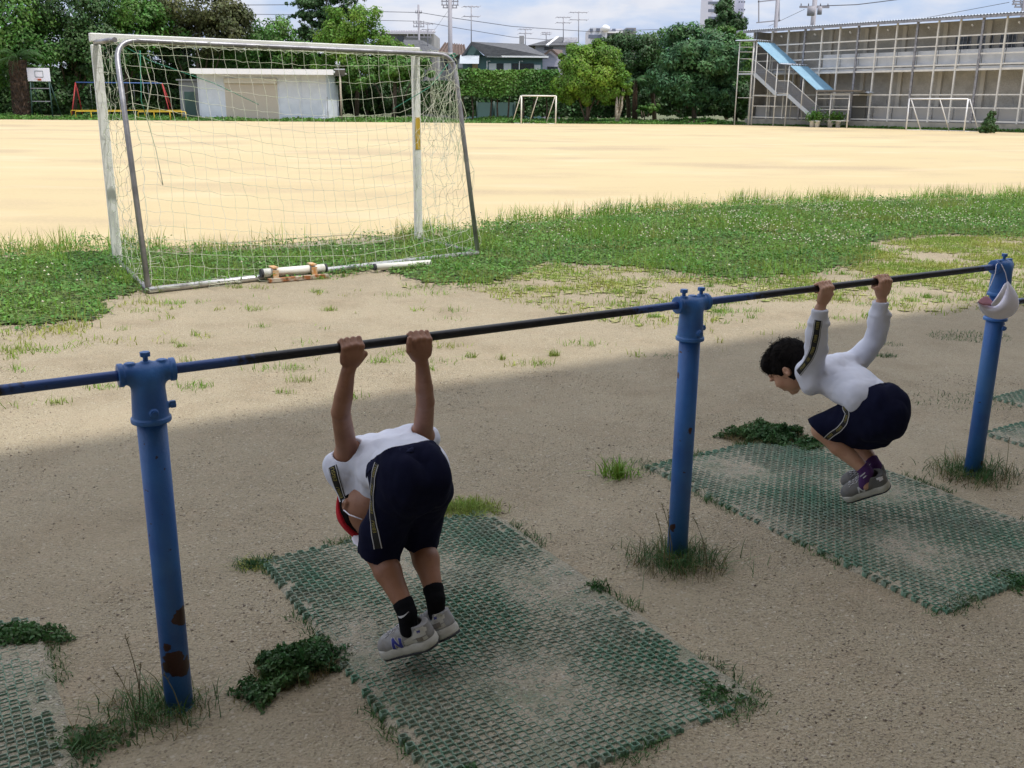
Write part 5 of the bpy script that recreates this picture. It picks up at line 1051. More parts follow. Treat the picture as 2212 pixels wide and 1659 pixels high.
wire([(300,25,120),(490,30,120),(660,32,120),(820,44,120),(908,46,130),(974,58,108),(1106,80,115),(1200,87,125)],0,'lower power line crossing behind the trees and the goal crossbar',.03)
wire([(1738,14,98),(1850,10,98),(1900,4,98),(1960,-4,98)],0,'power line running right from the transformer pole',.04)
wire([(1660,57,110),(1738,20,98)],0,'thin wire slanting up to the transformer pole from the left',.02)
wire([(1960,46,98),(2180,5,78)],0,'thin wire slanting up towards the pole at the right photo edge',.02)
wire([(974,15,108),(935,70,112)],0,'guy wire slanting down left from the steel utility pole',.015)
# cloth of fence behind hedge: teal netting panels
for (x0,x1,lab) in ((1030,1066,'teal fence panel under the hedge, left of the small goal'),(1068,1112,'teal fence panel under the hedge touching the small goal')):
    a=at(x0,221,88);b=at(x1,245,88); e=empty('fence_panel',((a.x+b.x)/2,88,0),lab,'fence'); mb=MB(); mb.box(((a.x+b.x)/2,88,(a.z)/2+.1),(b.x-a.x,.04,a.z-.2)); mb.build('panel',mat('fence_teal',(.11,.2,.2),.8) if x0==1030 else bpy.data.materials['fence_teal'],e)
    for xx in (a.x,b.x): mb=MB(); mb.tube([(xx,87.9,0),(xx,87.9,a.z+.1)],.05,6); mb.build('fence_post',gmet,e)
# ------------------------------------------------------------------ the two children
def hand(s,g,u,n,wr,inner,fr=.0066,thumb='under'):
    """fingers hooked over the bar at g; n = away from the body; wr = wrist point; inner = +1/-1 thumb side along u"""
    k=.004; R_=.0125
    for i,(o,lf) in enumerate(((.024,.92),(.008,1.0),(-.008,.97),(-.0235,.84))):
        o*=inner; f=fr*(1 if i<3 else .88); c=g+u*o
        kn=c-n*(R_+.010)+Z*(.006-.003*abs(i-1.3)); p1=c-n*.006+Z*(R_+f+.001); p2=c+n*(R_*.85)+Z*(R_*.75+f*.2); p3=c+n*(R_+f*.8)*lf-Z*(.006*lf); p4=c+n*(R_*.55)-Z*(R_+f)*lf*.95
        s.cone(wr.lerp(kn,.45)+u*o*.25,kn,.011,f*1.28,.007); s.cone(kn,p1,f*1.25,f*1.05,k); s.cone(p1,p2,f*1.05,f,.002); s.cone(p2,p3,f,f*.95,.002); s.cone(p3,p4,f*.95,f*.82,.002)
    palm=g-n*(R_+.004)-Z*.022
    s.cone(wr,palm+u*.004*inner,.0175,.021,.008,flat=(n,.72)); s.cone(palm-u*.010,palm+u*.010,.021,.021,.008,flat=(n,.62))
    b=wr.lerp(palm,.5)+u*.018*inner+n*.003; t1=g+u*.036*inner-n*.012-Z*.022
    if thumb=='under': t2=g+u*.034*inner+n*.004-Z*(R_+.007); t3=g+u*.022*inner+n*.014-Z*(R_+.004)
    else: t1=g+u*.038*inner-n*(R_+.012)-Z*.022; t2=g+u*.037*inner-n*(R_+.010)-Z*.004; t3=g+u*.034*inner-n*(R_+.006)+Z*.010
    s.cone(b,t1,.011,.0085,.006); s.cone(t1,t2,.0085,.0078,.002); s.cone(t2,t3,.0078,.0066,.002)
def ear(s,c,side,up,fw,k=.002):
    """a small outer ear with a hollow"""
    s.ell(c,(side,up,fw),(.0075,.019,.0125),.004); s.ell(c+side*.008-fw*.001+up*.003,(side,up,fw),(.0065,.011,.0065),.002,sub=True); s.ell(c-up*.013+side*.001+fw*.003,(side,up,fw),(.006,.007,.0065),.003)
def shoe(par,heel,toe,up,mu,ms,accent,label=None,dark=False,w=.031,h=.05):
    """heel and toe on the underside of the sole; up = ankle direction"""
    f=(toe-heel).normalized(); up=(up-f*up.dot(f)).normalized(); sd=f.cross(up).normalized(); L_=(toe-heel).length
    e=bpy.data.objects.new('shoe',None)
    lo=Vector([min(heel[i],toe[i])-.09 for i in range(3)]); hi=Vector([max(heel[i],toe[i])+.09 for i in range(3)])
    s=SDF(lo,hi,.0022); a=heel+f*.026+up*.034; b=heel+f*(L_-.040)+up*.027; m_=heel+f*L_*.42+up*.042
    s.cone(a,m_,.0295,.0305,.012,flat=(sd,.92)); s.cone(m_,b,.0305,.0295,.014); s.cone(b,b+f*.014-up*.003,.0295,.0245,.01); s.cone(a+up*.004,a+up*.034-f*.005,.0285,.026,.010); s.cone(m_+up*.004-f*.012,m_+up*.026-f*.03,.025,.023,.012)
    s.half(heel+up*.014,-up); s.half(a+up*.043+f*.02,(up-f*.25).normalized()); c=a+up*.040+f*.010; s.cone(c-up*.02,c+up*.04,.0215,.023,.002,sub=True)
    upm=s.mesh('shoe',mu,par)
    q=SDF(lo,hi,.0022); q.cone(heel+f*.029+up*.012,heel+f*L_*.45+up*.012,.0345,.0305,.01); q.cone(heel+f*L_*.45+up*.012,heel+f*(L_-.036)+up*.012,.0305,.0350,.01); q.half(heel+up*.027,up); q.half(heel+up*.001,-up)
    q.mesh('sole',ms,upm)
    for o_ in upm.children: o_.parent=upm; o_.matrix_parent_inverse=Matrix.Identity(4); o_.matrix_basis=Matrix.Identity(4)
    q=SDF(lo,hi,.0022); q.cone(heel+f*.029+up*.004,heel+f*(L_-.036)+up*.004,.0335,.0335,.01); q.half(heel+up*.0012,up); q.half(heel-up*.0055,-up); o_=q.mesh('outsole',soledark,upm); o_.matrix_parent_inverse=Matrix.Identity(4); o_.matrix_basis=Matrix.Identity(4)
    tr=bvh(upm); parts={}
    # laces and tongue
    mb=MB(); 
    for i in range(4):
        t_=.44+.085*i; c=heel+f*L_*t_+up*.10; pts=[]
        for j in range(7):
            x_=(j/6-.5)*.030; h_=tr.ray_cast(c+sd*x_+f*(.006*(1 if (i+j)%2 else -1)),-up)
            if h_[0] is not None: pts.append(h_[0]+h_[1]*.0012)
        if len(pts)>2: mb.tube(pts,.0016,5)
    c=heel+f*L_*.40+up*.075
    for sg in (-1,1): mb.tube([c,c+sd*sg*.014+up*.006,c+sd*sg*.020-up*.008,c+sd*sg*.006-up*.003],.0014,5); 
    mb.f and mb.build('laces',accent,upm)
    return upm,tr,(heel,f,up,sd,L_)
def ownparent(o,par):
    o.parent=par; o.matrix_parent_inverse=Matrix.Identity(4); return o
def patch(tr,fr,pts,lift,name,mt,par,side=1,org=(0,0)):
    """flat figure (2-D strokes) pressed on the flank of a shoe: pts = list of closed outlines in (along, up) metres"""
    heel,f,up,sd,L_=fr; mb=MB()
    for out in pts:
        b=len(mb.v)
        for (a_,h_) in out:
            o=heel+f*(a_+org[0])+up*(h_+org[1])+sd*side*.12; h=tr.ray_cast(o,-sd*side)
            p=(h[0]+sd*side*lift) if h[0] is not None else heel+f*a_+up*h_+sd*side*.026
            mb.v.append(p)
        mb.f.append(list(range(b,b+len(out)))); mb.sm.append(False)
    o=mb.build(name,mt,par)
    return o
def strokes(lines,w_):
    out=[]
    for (x0,y0),(x1,y1) in lines:
        d=Vector((x1-x0,y1-y0)); n=max(1,int(d.length/.005)); d.normalize(); p=Vector((-d.y,d.x))*w_/2
        for i in range(n):
            a=(x0+(x1-x0)*i/n,y0+(y1-y0)*i/n); b=(x0+(x1-x0)*(i+1)/n,y0+(y1-y0)*(i+1)/n)
            out.append([(a[0]-p.x,a[1]-p.y),(b[0]-p.x,b[1]-p.y),(b[0]+p.x,b[1]+p.y),(a[0]+p.x,a[1]+p.y)])
    return out
def nlogo(h,wd,sk=.25): return [((wd+h*sk-a[0],a[1]),(wd+h*sk-b[0],b[1])) for a,b in [((h*sk*0,0),(h*sk,h)),((h*sk,h),(wd,0)),((wd,0),(wd+h*sk,h))]]
def bbox(pts,m): return Vector([min(p[i] for p in pts)-m for i in range(3)]),Vector([max(p[i] for p in pts)+m for i in range(3)])
def swoosh(tree,pts,lift,par,mt):
    mb=MB(); n=len(pts); 
    L1=[];L2=[]
    for (x,y,w_) in pts:
        for lst,s_ in ((L1,-1),(L2,1)):
            h,nn=cast(tree,x,y+s_*w_,lift); lst.append(h)
    if any(h is None for h in L1+L2): return
    mb.poly(L1+L2,[[i,i+1,n+i+1,n+i] for i in range(n-1)]); return mb.build('sock_mark',mt,par)
# ================= child in the red cap
ka=empty('person',V(880,1380).xy.to_3d(),'child in a white T-shirt, navy shorts and red cap hanging bent over from the bar','person')
gL=V(755,748);gR=V(903,733)
wL=V(752,803,-.012);wR=V(912,790,-.012); eL=V(736,890,.045);eR=V(919,868,.045); sL=V(752,985,.15);sR=V(912,950,.15)
bt=V(888,1035,-.13); hL=bt-U*.045;hR=bt+U*.045; kL=V(814,1188,-.06);kR=V(907,1168,-.05); aL=V(880,1322,-.20);aR=V(941,1290,-.18)
hc=V(793,1092,.10); hup=(NV*.55-Z*.84-U*.12).normalized(); hfw=(-NV*.84-Z*.54); hfw=(hfw-hup*hfw.dot(hup)).normalized(); hsd=hfw.cross(hup).normalized()   # hsd sign fixed below
if hsd.dot(-U)<0: hsd=-hsd
lo,hi=bbox([gL,gR,sL,hL,hR,aL,aR,hc,eL,eR,kL],.11); hi.z=max(hi.z,BARZ+.06)
s=SDF(lo,hi,.0032)
for g,w_,e_,sh,inner in ((gL,wL,eL,sL,1),(gR,wR,eR,sR,-1)):
    hand(s,g,U,NV,w_,inner,thumb='under' if inner==1 else 'near')
    m_=w_.lerp(e_,.62); s.cone(w_-Z*-.004,m_,.018,.0245,.004); s.cone(m_,e_,.0245,.0255,.004); s.cone(e_,sh,.0255,.031,.004)
s.cone(sL,sR,.036,.036,.03); s.cone(sL.lerp(sR,.5)-Z*.01,bt,.045,.05,.04)
for h_,k_,a_ in ((hL,kL,aL),(hR,kR,aR)):
    s.cone(h_,k_,.042,.037,.02); c=k_.lerp(a_,.33)-NV*.006; s.cone(k_,c,.037,.0355,.012); s.cone(c,a_,.0355,.0215,.012); s.cone(k_+NV*.012,k_+NV*.014-Z*.01,.026,.024,.012)
    s.cone(a_,a_-Z*.03,.019,.015,.006)
nk=sL.lerp(sR,.5)+NV*.02; s.cone(nk,hc-hup*.03,.036,.036,.02)
s.ell(hc,(hsd,hup,hfw),(.070,.090,.085),.01); s.ell(hc-hup*.055+hfw*.022,(hsd,hup,hfw),(.052,.045,.055),.025); s.cone(hc-hup*.03+hfw*.085,hc-hup*.045+hfw*.096,.008,.010,.008)
ear(s,hc+hsd*.071-hup*.012-hfw*.004,hsd,hup,hfw)
ear(s,hc-hsd*.071-hup*.012-hfw*.004,-hsd,hup,hfw)
body=s.mesh('body',skinA,ka); ownparent(body,ka); body.matrix_parent_inverse=Matrix.Translation(ka.location).inverted()
# hair, cap and face mask loop
s=SDF(hc-Vector((.13,.13,.14)),hc+Vector((.13,.13,.14)),.003); s.ell(hc+hup*.006-hfw*.006,(hsd,hup,hfw),(.0745,.092,.086),0); s.half(hc-hup*.03-hfw*.01,(-hup*.75+hfw*.66).normalized()); s.cone(hc+hsd*.068-hup*.018+hfw*.0,hc+hsd*.075-hup*.012-hfw*.006,.019,.019,.001,sub=True); s.noise(.0012,160); s.mesh('hair',hairm,ka)
s=SDF(hc-Vector((.16,.16,.16)),hc+Vector((.16,.16,.16)),.003); s.ell(hc+hup*.012-hfw*.004,(hsd,hup,hfw),(.081,.096,.092),0); s.half(hc+hup*.022+hfw*0,(-hup*.94-hfw*-.33).normalized()); s.noise(.0015,60); cp=s.mesh('cap',redm,ka)
q=SDF(hc-Vector((.2,.2,.2)),hc+Vector((.2,.2,.2)),.003); c=hc+hup*.034+hfw*.095; q.ell(c,(hsd,(hup*.9+hfw*.43).normalized(),(hfw*.9-hup*.43).normalized()),(.068,.005,.06),0); o=q.mesh('cap_brim',capwhite,cp); ownparent(o,cp)
mb=MB(); a_=hc+hsd*.074-hup*.0+hfw*.004; mb.tube([a_,a_+hfw*.03-hup*.018,hc+hsd*.055+hfw*.07-hup*.04],.002,5); mb.build('mask_loop',capwhite,ka)
# shirt: torso and loose sleeves
lo,hi=bbox([sL,sR,hL,hR,V(712,1000,.15)],.12); s=SDF(lo,hi,.0032)
ch=V(842,985,.10); 
for t_ in (-1,1):
    s.cone(ch+U*.045*t_+NV*.03-Z*.012,V(884,1010,-.09)+U*.038*t_-Z*.005,.064,.070,.03)
s.cone(sL-U*-.02-Z*.01,sR-U*.02-Z*.01,.056,.055,.03)
s.cone(sL+U*.03-Z*.03,V(738,1005,.155),.058,.046,.02); s.cone(V(742,1012,.15),V(762,1072,.13),.044,.036,.02); s.cone(V(762,1072,.13),V(800,1060,.10),.032,.04,.02)
s.cone(sR-U*.03,sR+U*.018+Z*.002,.046,.033,.02); s.cone(V(800,1040,.10),V(812,1060,.05),.045,.04,.02)
s.noise(.0065,30,seed=3,ridge=True); s.noise(.0040,60,ax=((1,0,0),(0,.4,0),(0,0,1.2)),seed=5,ridge=True)
d_=(eL-sL).normalized(); s.cone(sL+d_*.005,sL+d_*.14,.041,.045,.002,sub=True); d_=(eR-sR).normalized(); s.cone(sR+d_*.045,sR+d_*.16,.033,.042,.002,sub=True)
shirt=s.mesh('shirt',shirtm,ka); ts=bvh(shirt)
# shorts
lo,hi=bbox([hL,hR,kL,kR],.13); s=SDF(lo,hi,.0032)
s.ell(bt-U*.040,(U,NV,Z),(.054,.092,.095),0); s.ell(bt+U*.040,(U,NV,Z),(.054,.092,.095),.05); s.ell(bt+NV*.04,(U,NV,Z),(.095,.09,.085),.03)
hemL=V(819,1198,-.06);hemR=V(907,1174,-.05)
s.cone(V(856,1070,-.11),V(832,1150,-.07),.064,.055,.02); s.cone(V(828,1150,-.07),hemL-Z*.02,.060,.054,.01); s.cone(V(924,1060,-.11),V(912,1125,-.06),.062,.052,.02); s.cone(V(912,1125,-.06),hemR-Z*.02,.056,.049,.008)
s.noise(.0060,28,seed=8,ridge=True); s.noise(.0025,60,seed=2,ridge=True)
s.shell(.0075)
for hm,dd in ((hemL,V(814,1195,-.06)-V(828,1140,-.07)),(hemR,V(907,1170,-.05)-V(912,1115,-.06))):
    dd=dd.normalized(); s.cone(hm,hm+dd*.12,.075,.075,0,sub=True,cap=True)
wn=(V(880,900,-.04)-bt); 
WB=V(880,955,-.05)
# waist opening plane, tilted towards the back of the neck
wnm=(NV*.62+Z*.78).normalized(); s.half(bt+wnm*.074,wnm)
shorts=s.mesh('shorts',shortsm,ka); tq=bvh(shorts)
# elastic waistband
s=SDF(lo,hi,.003); s.ell(bt-U*.040,(U,NV,Z),(.059,.0965,.0995),0); s.ell(bt+U*.040,(U,NV,Z),(.059,.0965,.0995),.05); s.ell(bt+NV*.04,(U,NV,Z),(.099,.0945,.0895),.03); s.half(bt+wnm*.071,wnm); s.half(bt+wnm*.046,-wnm); s.noise(.0030,190,seed=4,ax=((1,0,0),(0,1,0),(0,0,.1))); wb=s.mesh('waistband',waistm,shorts); ownparent(wb,shorts)
def sidetape(tree,pix,width,par,text=True,size=.012,flip=False,prim=shirtm):
    f_=ribbon(tree,pix,width,.0022,None,None,None)
    if not f_: return
    ribbon(tree,pix,width,.0018,'tape',black,par)
    for s_ in (-1,1): ribbon(tree,pix,.0024,.0030,'tape_edge',tapewhite,par,off=s_*(width/2-.003))
    if text: tape_text(tree,f_,size,.0034,par,flip)
sidetape(ts,[(718,1006),(723,1030),(731,1055),(742,1080)],.030,shirt,flip=True,size=.016)
sidetape(tq,[(816,1000),(808,1027),(805,1060),(804,1095),(807,1130),(812,1160),(817,1186)],.026,shorts,flip=True,size=.014)
# socks
for k_,a_,sw in ((kL,aL,1),(kR,aR,0)):
    d_=(k_-a_).normalized(); s=SDF(*bbox([a_],.10),.0026); s.cone(a_+d_*.028,a_-Z*.005,.0265,.0245,.004); s.cone(a_-Z*.005,a_-Z*.05-NV*.004,.0245,.0235,.01); s.cone(a_+d_*.030,a_+d_*.022,.0278,.0278,.003); s.half(a_+d_*.032,d_); s.noise(.0008,120); so_=s.mesh('sock',sockblack,ka)
    tb=bvh(so_)
    if sw: swoosh(tb,[(860,1331,.4),(863,1333,2.0),(867,1333,2.6),(872,1331,2.0),(877,1327,1.2),(883,1321,.4)],.0009,so_,tapewhite)
    else: swoosh(tb,[(921,1306,.4),(924,1306,1.3),(928,1303,1.2),(932,1299,.5)],.0009,so_,tapewhite)
# shoes
heel=V(944,1386,-.25); toe=V(828,1414,-.12)
up_=(aL-heel.lerp(toe,.3)).normalized()
u1,t1,f1=shoe(ka,heel,toe,up_,shoegrey,solew,tapewhite)
side=1 if f1[3].dot(C0-heel)>0 else -1
patch(t1,f1,strokes(nlogo(.030,.026),.0135),.0016,'logo_outline',tapewhite,u1,side,(.076,.026)); patch(t1,f1,strokes(nlogo(.030,.026),.0092),.0026,'logo',logoblue,u1,side,(.076,.026))
patch(t1,f1,strokes([((-.004,.060),(.018,.064)),((-.004,.053),(.024,.056)),((.018,.062),(.034,.046)),((.03,.046),(.066,.040)),((.0,.046),(.03,.048)),((.0,.034),(.07,.034))],.0095),.0014,'heel_panel',solew,u1,side,(.002,0)); patch(t1,f1,strokes([((.012,.036),(.030,.037))],.012),.0022,'heel_insert',shoebrown,u1,side,(.0,.0)); patch(t1,f1,strokes(nlogo(.007,.006),.003),.0024,'heel_mark',logoblue,u1,side,(.011,.055))
heel=V(985,1366,-.24); toe=V(905,1395,-.12); up_=(aR-heel.lerp(toe,.3)).normalized()
u1,t1,f1=shoe(ka,heel,toe+(toe-heel)*.25,up_,shoegrey,solew,tapewhite); side=1 if f1[3].dot(C0-heel)>0 else -1
patch(t1,f1,strokes([((-.004,.062),(.020,.066)),((-.004,.054),(.026,.057)),((.018,.062),(.034,.052)),((.03,.052),(.058,.052)),((.0,.046),(.058,.046)),((.0,.034),(.058,.034))],.0095),.0014,'heel_panel',solew,u1,side,(.002,0)); patch(t1,f1,strokes([((.010,.040),(.044,.041))],.013),.0022,'heel_insert',shoebrown,u1,side,(.0,.0)); patch(t1,f1,strokes(nlogo(.007,.006),.003),.0024,'heel_mark',logoblue,u1,side,(.013,.057))
# ================= crouching child
kb=empty('person',V(1860,1060).xy.to_3d(),'dark haired child in a white long-sleeved top crouching in the air while gripping the bar','person')
gL=V(1776,622);gR=V(1903,607)
wL=V(1771,668,-.012);wR=V(1904,652,-.012); eL=V(1762,752,.03);eR=V(1890,730,.04); sL=V(1752,808,.09);sR=V(1850,785,.10)
bt=V(1895,890,-.15); hL=bt-U*.04;hR=bt+U*.04; kL=V(1776,928,.02);kR=V(1838,940,.03); aL=V(1872,1018,-.13);aR=V(1890,1003,-.10)
hc=V(1706,790,.19); hup=(NV*.60+Z*.64-U*.30).normalized(); hfw=(NV*.66-Z*.70-U*.22); hfw=(hfw-hup*hfw.dot(hup)).normalized(); hsd=hfw.cross(hup).normalized()
if hsd.dot(-NV)<0: hsd=-hsd
lo,hi=bbox([gL,gR,sL,hL,hR,aL,aR,hc,eL,eR,kL,kR],.12); s=SDF(lo,hi,.0032)
for g,w_,e_,sh,inner in ((gL,wL,eL,sL,1),(gR,wR,eR,sR,-1)):
    hand(s,g,U,NV,w_,inner,thumb='under')
    s.cone(w_,w_.lerp(e_,.4),.0185,.022,.01)
for h_,k_,a_ in ((hL,kL,aL),(hR,kR,aR)):
    s.cone(h_,k_,.042,.036,.02); c=k_.lerp(a_,.38); s.cone(k_,c,.038,.034,.012); s.cone(c-Z*.004,a_,.034,.0205,.012); s.cone(a_,a_-Z*.055,.0195,.018,.006)
nk=sL.lerp(sR,.5)+NV*.02; s.cone(nk-NV*.05-Z*.01,nk,.035,.036,.02); s.cone(nk-NV*.05-Z*.01,bt,.035,.045,.02); s.cone(sL,sR,.03,.03,.01); s.cone(eL,sL,.024,.028,.01); s.cone(eR,sR,.024,.028,.01); s.cone(wL.lerp(eL,.4),eL,.022,.024,.01); s.cone(wR.lerp(eR,.4),eR,.022,.024,.01); s.cone(nk,hc-hup*.05-hfw*.02,.036,.036,.02)
# head with features
s.ell(hc+hup*.012-hfw*.006,(hsd,hup,hfw),(.070,.080,.086),.01); s.ell(hc-hup*.042+hfw*.016,(hsd,hup,hfw),(.056,.052,.063),.022)
s.cone(hc-hup*.083+hfw*.052,hc-hup*.084+hfw*.060,.015,.011,.014)   # chin
s.cone(hc-hup*.004+hfw*.076,hc-hup*.028+hfw*.091,.006,.0085,.008)   # nose
s.cone(hc-hup*.030+hfw*.084-hsd*.008,hc-hup*.030+hfw*.084+hsd*.008,.0055,.0055,.004)
for d_,r_ in ((-.050,.0052),(-.059,.0056)):
    s.cone(hc+hup*d_+hfw*.0755-hsd*.013,hc+hup*d_+hfw*.0785,r_*.7,r_,.004); s.cone(hc+hup*d_+hfw*.0785,hc+hup*d_+hfw*.0755+hsd*.013,r_,r_*.7,.004)
for q in (-1,1):
    s.ell(hc-hup*.030+hfw*.052+hsd*q*.034,(hsd,hup,hfw),(.022,.022,.022),.015); s.ell(hc+hup*.001+hfw*.078+hsd*q*.030,(hsd,hup,hfw),(.014,.007,.009),.008,sub=False)
    s.cone(hc+hup*.018+hfw*.078+hsd*q*.016,hc+hup*.016+hfw*.070+hsd*q*.042,.006,.005,.010)
    ear(s,hc+hsd*q*.071-hup*.010-hfw*.012,hsd*q,hup,hfw)
body=s.mesh('body',skinB,kb); tb=bvh(body)
# eyes: slim lids with dark lashes, brows
mb=MB(); 
for q in (-1,1):
    pts=[]
    for j in range(6):
        t_=j/5; o=hc+hfw*.16+hsd*q*(.018+.024*t_)+hup*(-.002+.003*math.sin(math.pi*t_)); h=tb.ray_cast(o,(-hfw-hsd*q*.25).normalized())
        if h[0] is not None: pts.append(h[0]+h[1]*.0005)
    if len(pts)>2: mb.tube(pts,.0016,5)
mb.build('eyelashes',hairm,kb); mb=MB()
for q in (-1,1):
    pts=[]
    for j in range(6):
        t_=j/5; o=hc+hfw*.16+hsd*q*(.014+.032*t_)+hup*(.021+.004*math.sin(math.pi*t_)); h=tb.ray_cast(o,(-hfw-hsd*q*.2).normalized())
        if h[0] is not None: pts.append(h[0]+h[1]*.0004)
    if len(pts)>2: mb.tube(pts,.0022,5)
mb.build('eyebrows',hairm,kb)
lm=mat('lips',(.42,.17,.14),.5); mb=MB()
pts=[]
for j in range(7):
    t_=j/6-.5; o=hc+hfw*.16+hsd*(t_*.030)-hup*(.0545); h=tb.ray_cast(o,-hfw)
    if h[0] is not None: pts.append(h[0]+h[1]*.0006)
mb.tube(pts,[.001,.0022,.003,.003,.003,.0022,.001][:len(pts)],5); mb.build('lips',lm,kb)
# hair
s=SDF(hc-Vector((.14,.14,.14)),hc+Vector((.14,.14,.14)),.0028); s.ell(hc+hup*.020-hfw*.010,(hsd,hup,hfw),(.0745,.081,.0875),0); s.ell(hc+hup*.05+hfw*.045,(hsd,hup,hfw),(.060,.042,.045),.02)
s.cone(hc+hup*.034+hfw*.105-hsd*.09,hc+hup*.034+hfw*.105+hsd*.09,.001,.001,0) if False else None
s.half(hc+hup*.030+hfw*.080,(-hup*.86+hfw*.5).normalized(),hc-Vector((.14,.14,.14)),hc+Vector((.14,.14,.14)))
for q in (-1,1): s.cone(hc+hsd*q*.070-hup*.012-hfw*.012,hc+hsd*q*.095-hup*.012-hfw*.012,.019,.02,.002,sub=True)
s2d=s.D.copy()
s.ell(hc-hup*.012-hfw*.030,(hsd,hup,hfw),(.073,.073,.071),.010)
for q in (-1,1): s.cone(hc+hsd*q*.068+hup*.02+hfw*.022,hc+hsd*q*.068-hup*.008+hfw*.016,.012,.006,.006); s.cone(hc+hsd*q*.066-hup*.014-hfw*.010,hc+hsd*q*.10-hup*.014-hfw*.010,.0175,.019,.002,sub=True)
s.half(hc-hup*.048-hfw*.03,(-hup*.95-hfw*.2).normalized()); s.noise(.0016,170,seed=6,ax=(hsd,hup*.3,hfw*.6)); hr_o=s.mesh('hair',hairm,kb); th=bvh(hr_o)
mb=MB(); rr_=random.Random(4)
for i in range(420):
    d_=(hup*rr_.gauss(.7,.6)+hsd*rr_.gauss(0,.7)-hfw*rr_.gauss(.1,.7)).normalized(); h=th.ray_cast(hc+d_*.25,-d_)
    if h[0] is None: continue
    p=h[0]; tn=(hfw*.9-hup*.3+hsd*rr_.gauss(0,.5)+Vector((rr_.gauss(0,.3),rr_.gauss(0,.3),rr_.gauss(0,.3)))); tn=(tn-h[1]*tn.dot(h[1])).normalized(); l=rr_.uniform(.012,.028); lf=rr_.uniform(.002,.006)
    mb.tube([p-h[1]*.001,p+tn*l*.5+h[1]*lf,p+tn*l+h[1]*lf*rr_.uniform(-.2,1.2)],[.0009,.0008,.0003],3,caps=False)
for i in range(14):
    h=th.ray_cast(hc+hup*.2-hfw*rr_.uniform(-.01,.05)+hsd*rr_.uniform(-.04,.04),-hup)
    if h[0] is None: continue
    p=h[0]; mb.tube([p,p+hup*.012+hsd*rr_.gauss(0,.006),p+hup*rr_.uniform(.012,.022)-hfw*rr_.uniform(-.02,.02)],[.0008,.0007,.0003],3,caps=False)
mb.build('loose_hair',hairm,hr_o); 
# shirt
lo,hi=bbox([wL,wR,sL,sR,hL,hR,eL,eR],.12); s=SDF(lo,hi,.0032)
ch=sL.lerp(sR,.5)-Z*.012; wa=V(1868,858,-.11)
for t_ in (-1,1): s.cone(ch+U*.042*t_,wa+U*.036*t_+Z*.006,.058,.056,.03)
s.cone(sL+U*.015,sR-U*.015,.047,.047,.03); s.cone(V(1792,828,.03),V(1815,848,-.02),.042,.036,.02)
for w_,e_,sh,up1 in ((wL,eL,sL,1),(wR,eR,sR,0)):
    cf=w_-Z*.006; d_=(e_-cf).normalized(); b1=cf+d_*.035
    s.cone(cf,b1,.0235,.0245,.004); s.cone(b1+d_*.006,cf.lerp(e_,.55),.030,.034,.008); s.cone(cf.lerp(e_,.55),e_,.034,.036,.010); s.cone(e_,sh,.036,.044,.012)
    s.ell(b1+d_*.014,(U,NV,Z),(.030,.030,.014),.006)
s.cone(V(1738,802,.09),V(1752,828,.07),.034,.038,.02)
s.noise(.0050,30,seed=13,ridge=True); s.noise(.0028,62,ax=((1,0,0),(0,.4,0),(0,0,1.2)),seed=15,ridge=True)
for w_ in (wL,wR): s.cone(w_+Z*.0,w_+Z*.06,.03,.03,.0,sub=True,cap=True)
shirt=s.mesh('shirt',shirtm,kb); ts=bvh(shirt)
# shorts
lo,hi=bbox([hL,hR,kL,kR],.14); s=SDF(lo,hi,.0032)
s.ell(bt-U*.036,(U,NV,Z),(.058,.096,.096),0); s.ell(bt+U*.036,(U,NV,Z),(.058,.096,.096),.06); s.ell(bt+NV*.04+Z*.012,(U,NV,Z),(.09,.085,.075),.03)
s.cone(V(1880,900,-.12),V(1812,915,-.03),.075,.062,.03); s.cone(V(1812,915,-.03),V(1774,922,.02),.062,.052,.01); s.cone(V(1915,900,-.10),kR,.070,.052,.03); s.cone(V(1890,935,-.14),V(1850,940,-.08),.053,.05,.03)
s.noise(.0060,30,seed=18,ridge=True); s.noise(.0025,60,seed=12,ridge=True); s.shell(.0075)
hm=V(1778,926,.012); dd=(kL-V(1830,912,-.05)).normalized(); dd=(dd-Z*.55-NV*.2).normalized(); s.cone(hm+dd*.014,hm+dd*.13,.085,.085,0,sub=True,cap=True)
hm=kR; s.cone(hm+dd*.012,hm+dd*.12,.08,.08,0,sub=True,cap=True)
wnm=(NV*.62+Z*.78).normalized(); s.half(bt+wnm*.080,wnm)
shorts=s.mesh('shorts',shortsm,kb); tq=bvh(shorts)
s=SDF(lo,hi,.003); s.ell(bt-U*.036,(U,NV,Z),(.062,.0995,.0995),0); s.ell(bt+U*.036,(U,NV,Z),(.062,.0995,.0995),.06); s.ell(bt+NV*.04+Z*.012,(U,NV,Z),(.092,.087,.077),.03); s.half(bt+wnm*.079,wnm); s.half(bt+wnm*.055,-wnm); s.noise(.0025,190,seed=4,ax=((1,0,0),(0,1,0),(0,0,.1))); wb=s.mesh('waistband',waistm,shorts); ownparent(wb,shorts)
sidetape(ts,[(1768,690),(1763,725),(1757,755),(1748,775),(1733,795),(1724,806)],.030,shirt,size=.013)
sidetape(tq,[(1830,868),(1824,880),(1832,893),(1826,912),(1812,928),(1796,938),(1782,950)],.024,shorts,size=.012)
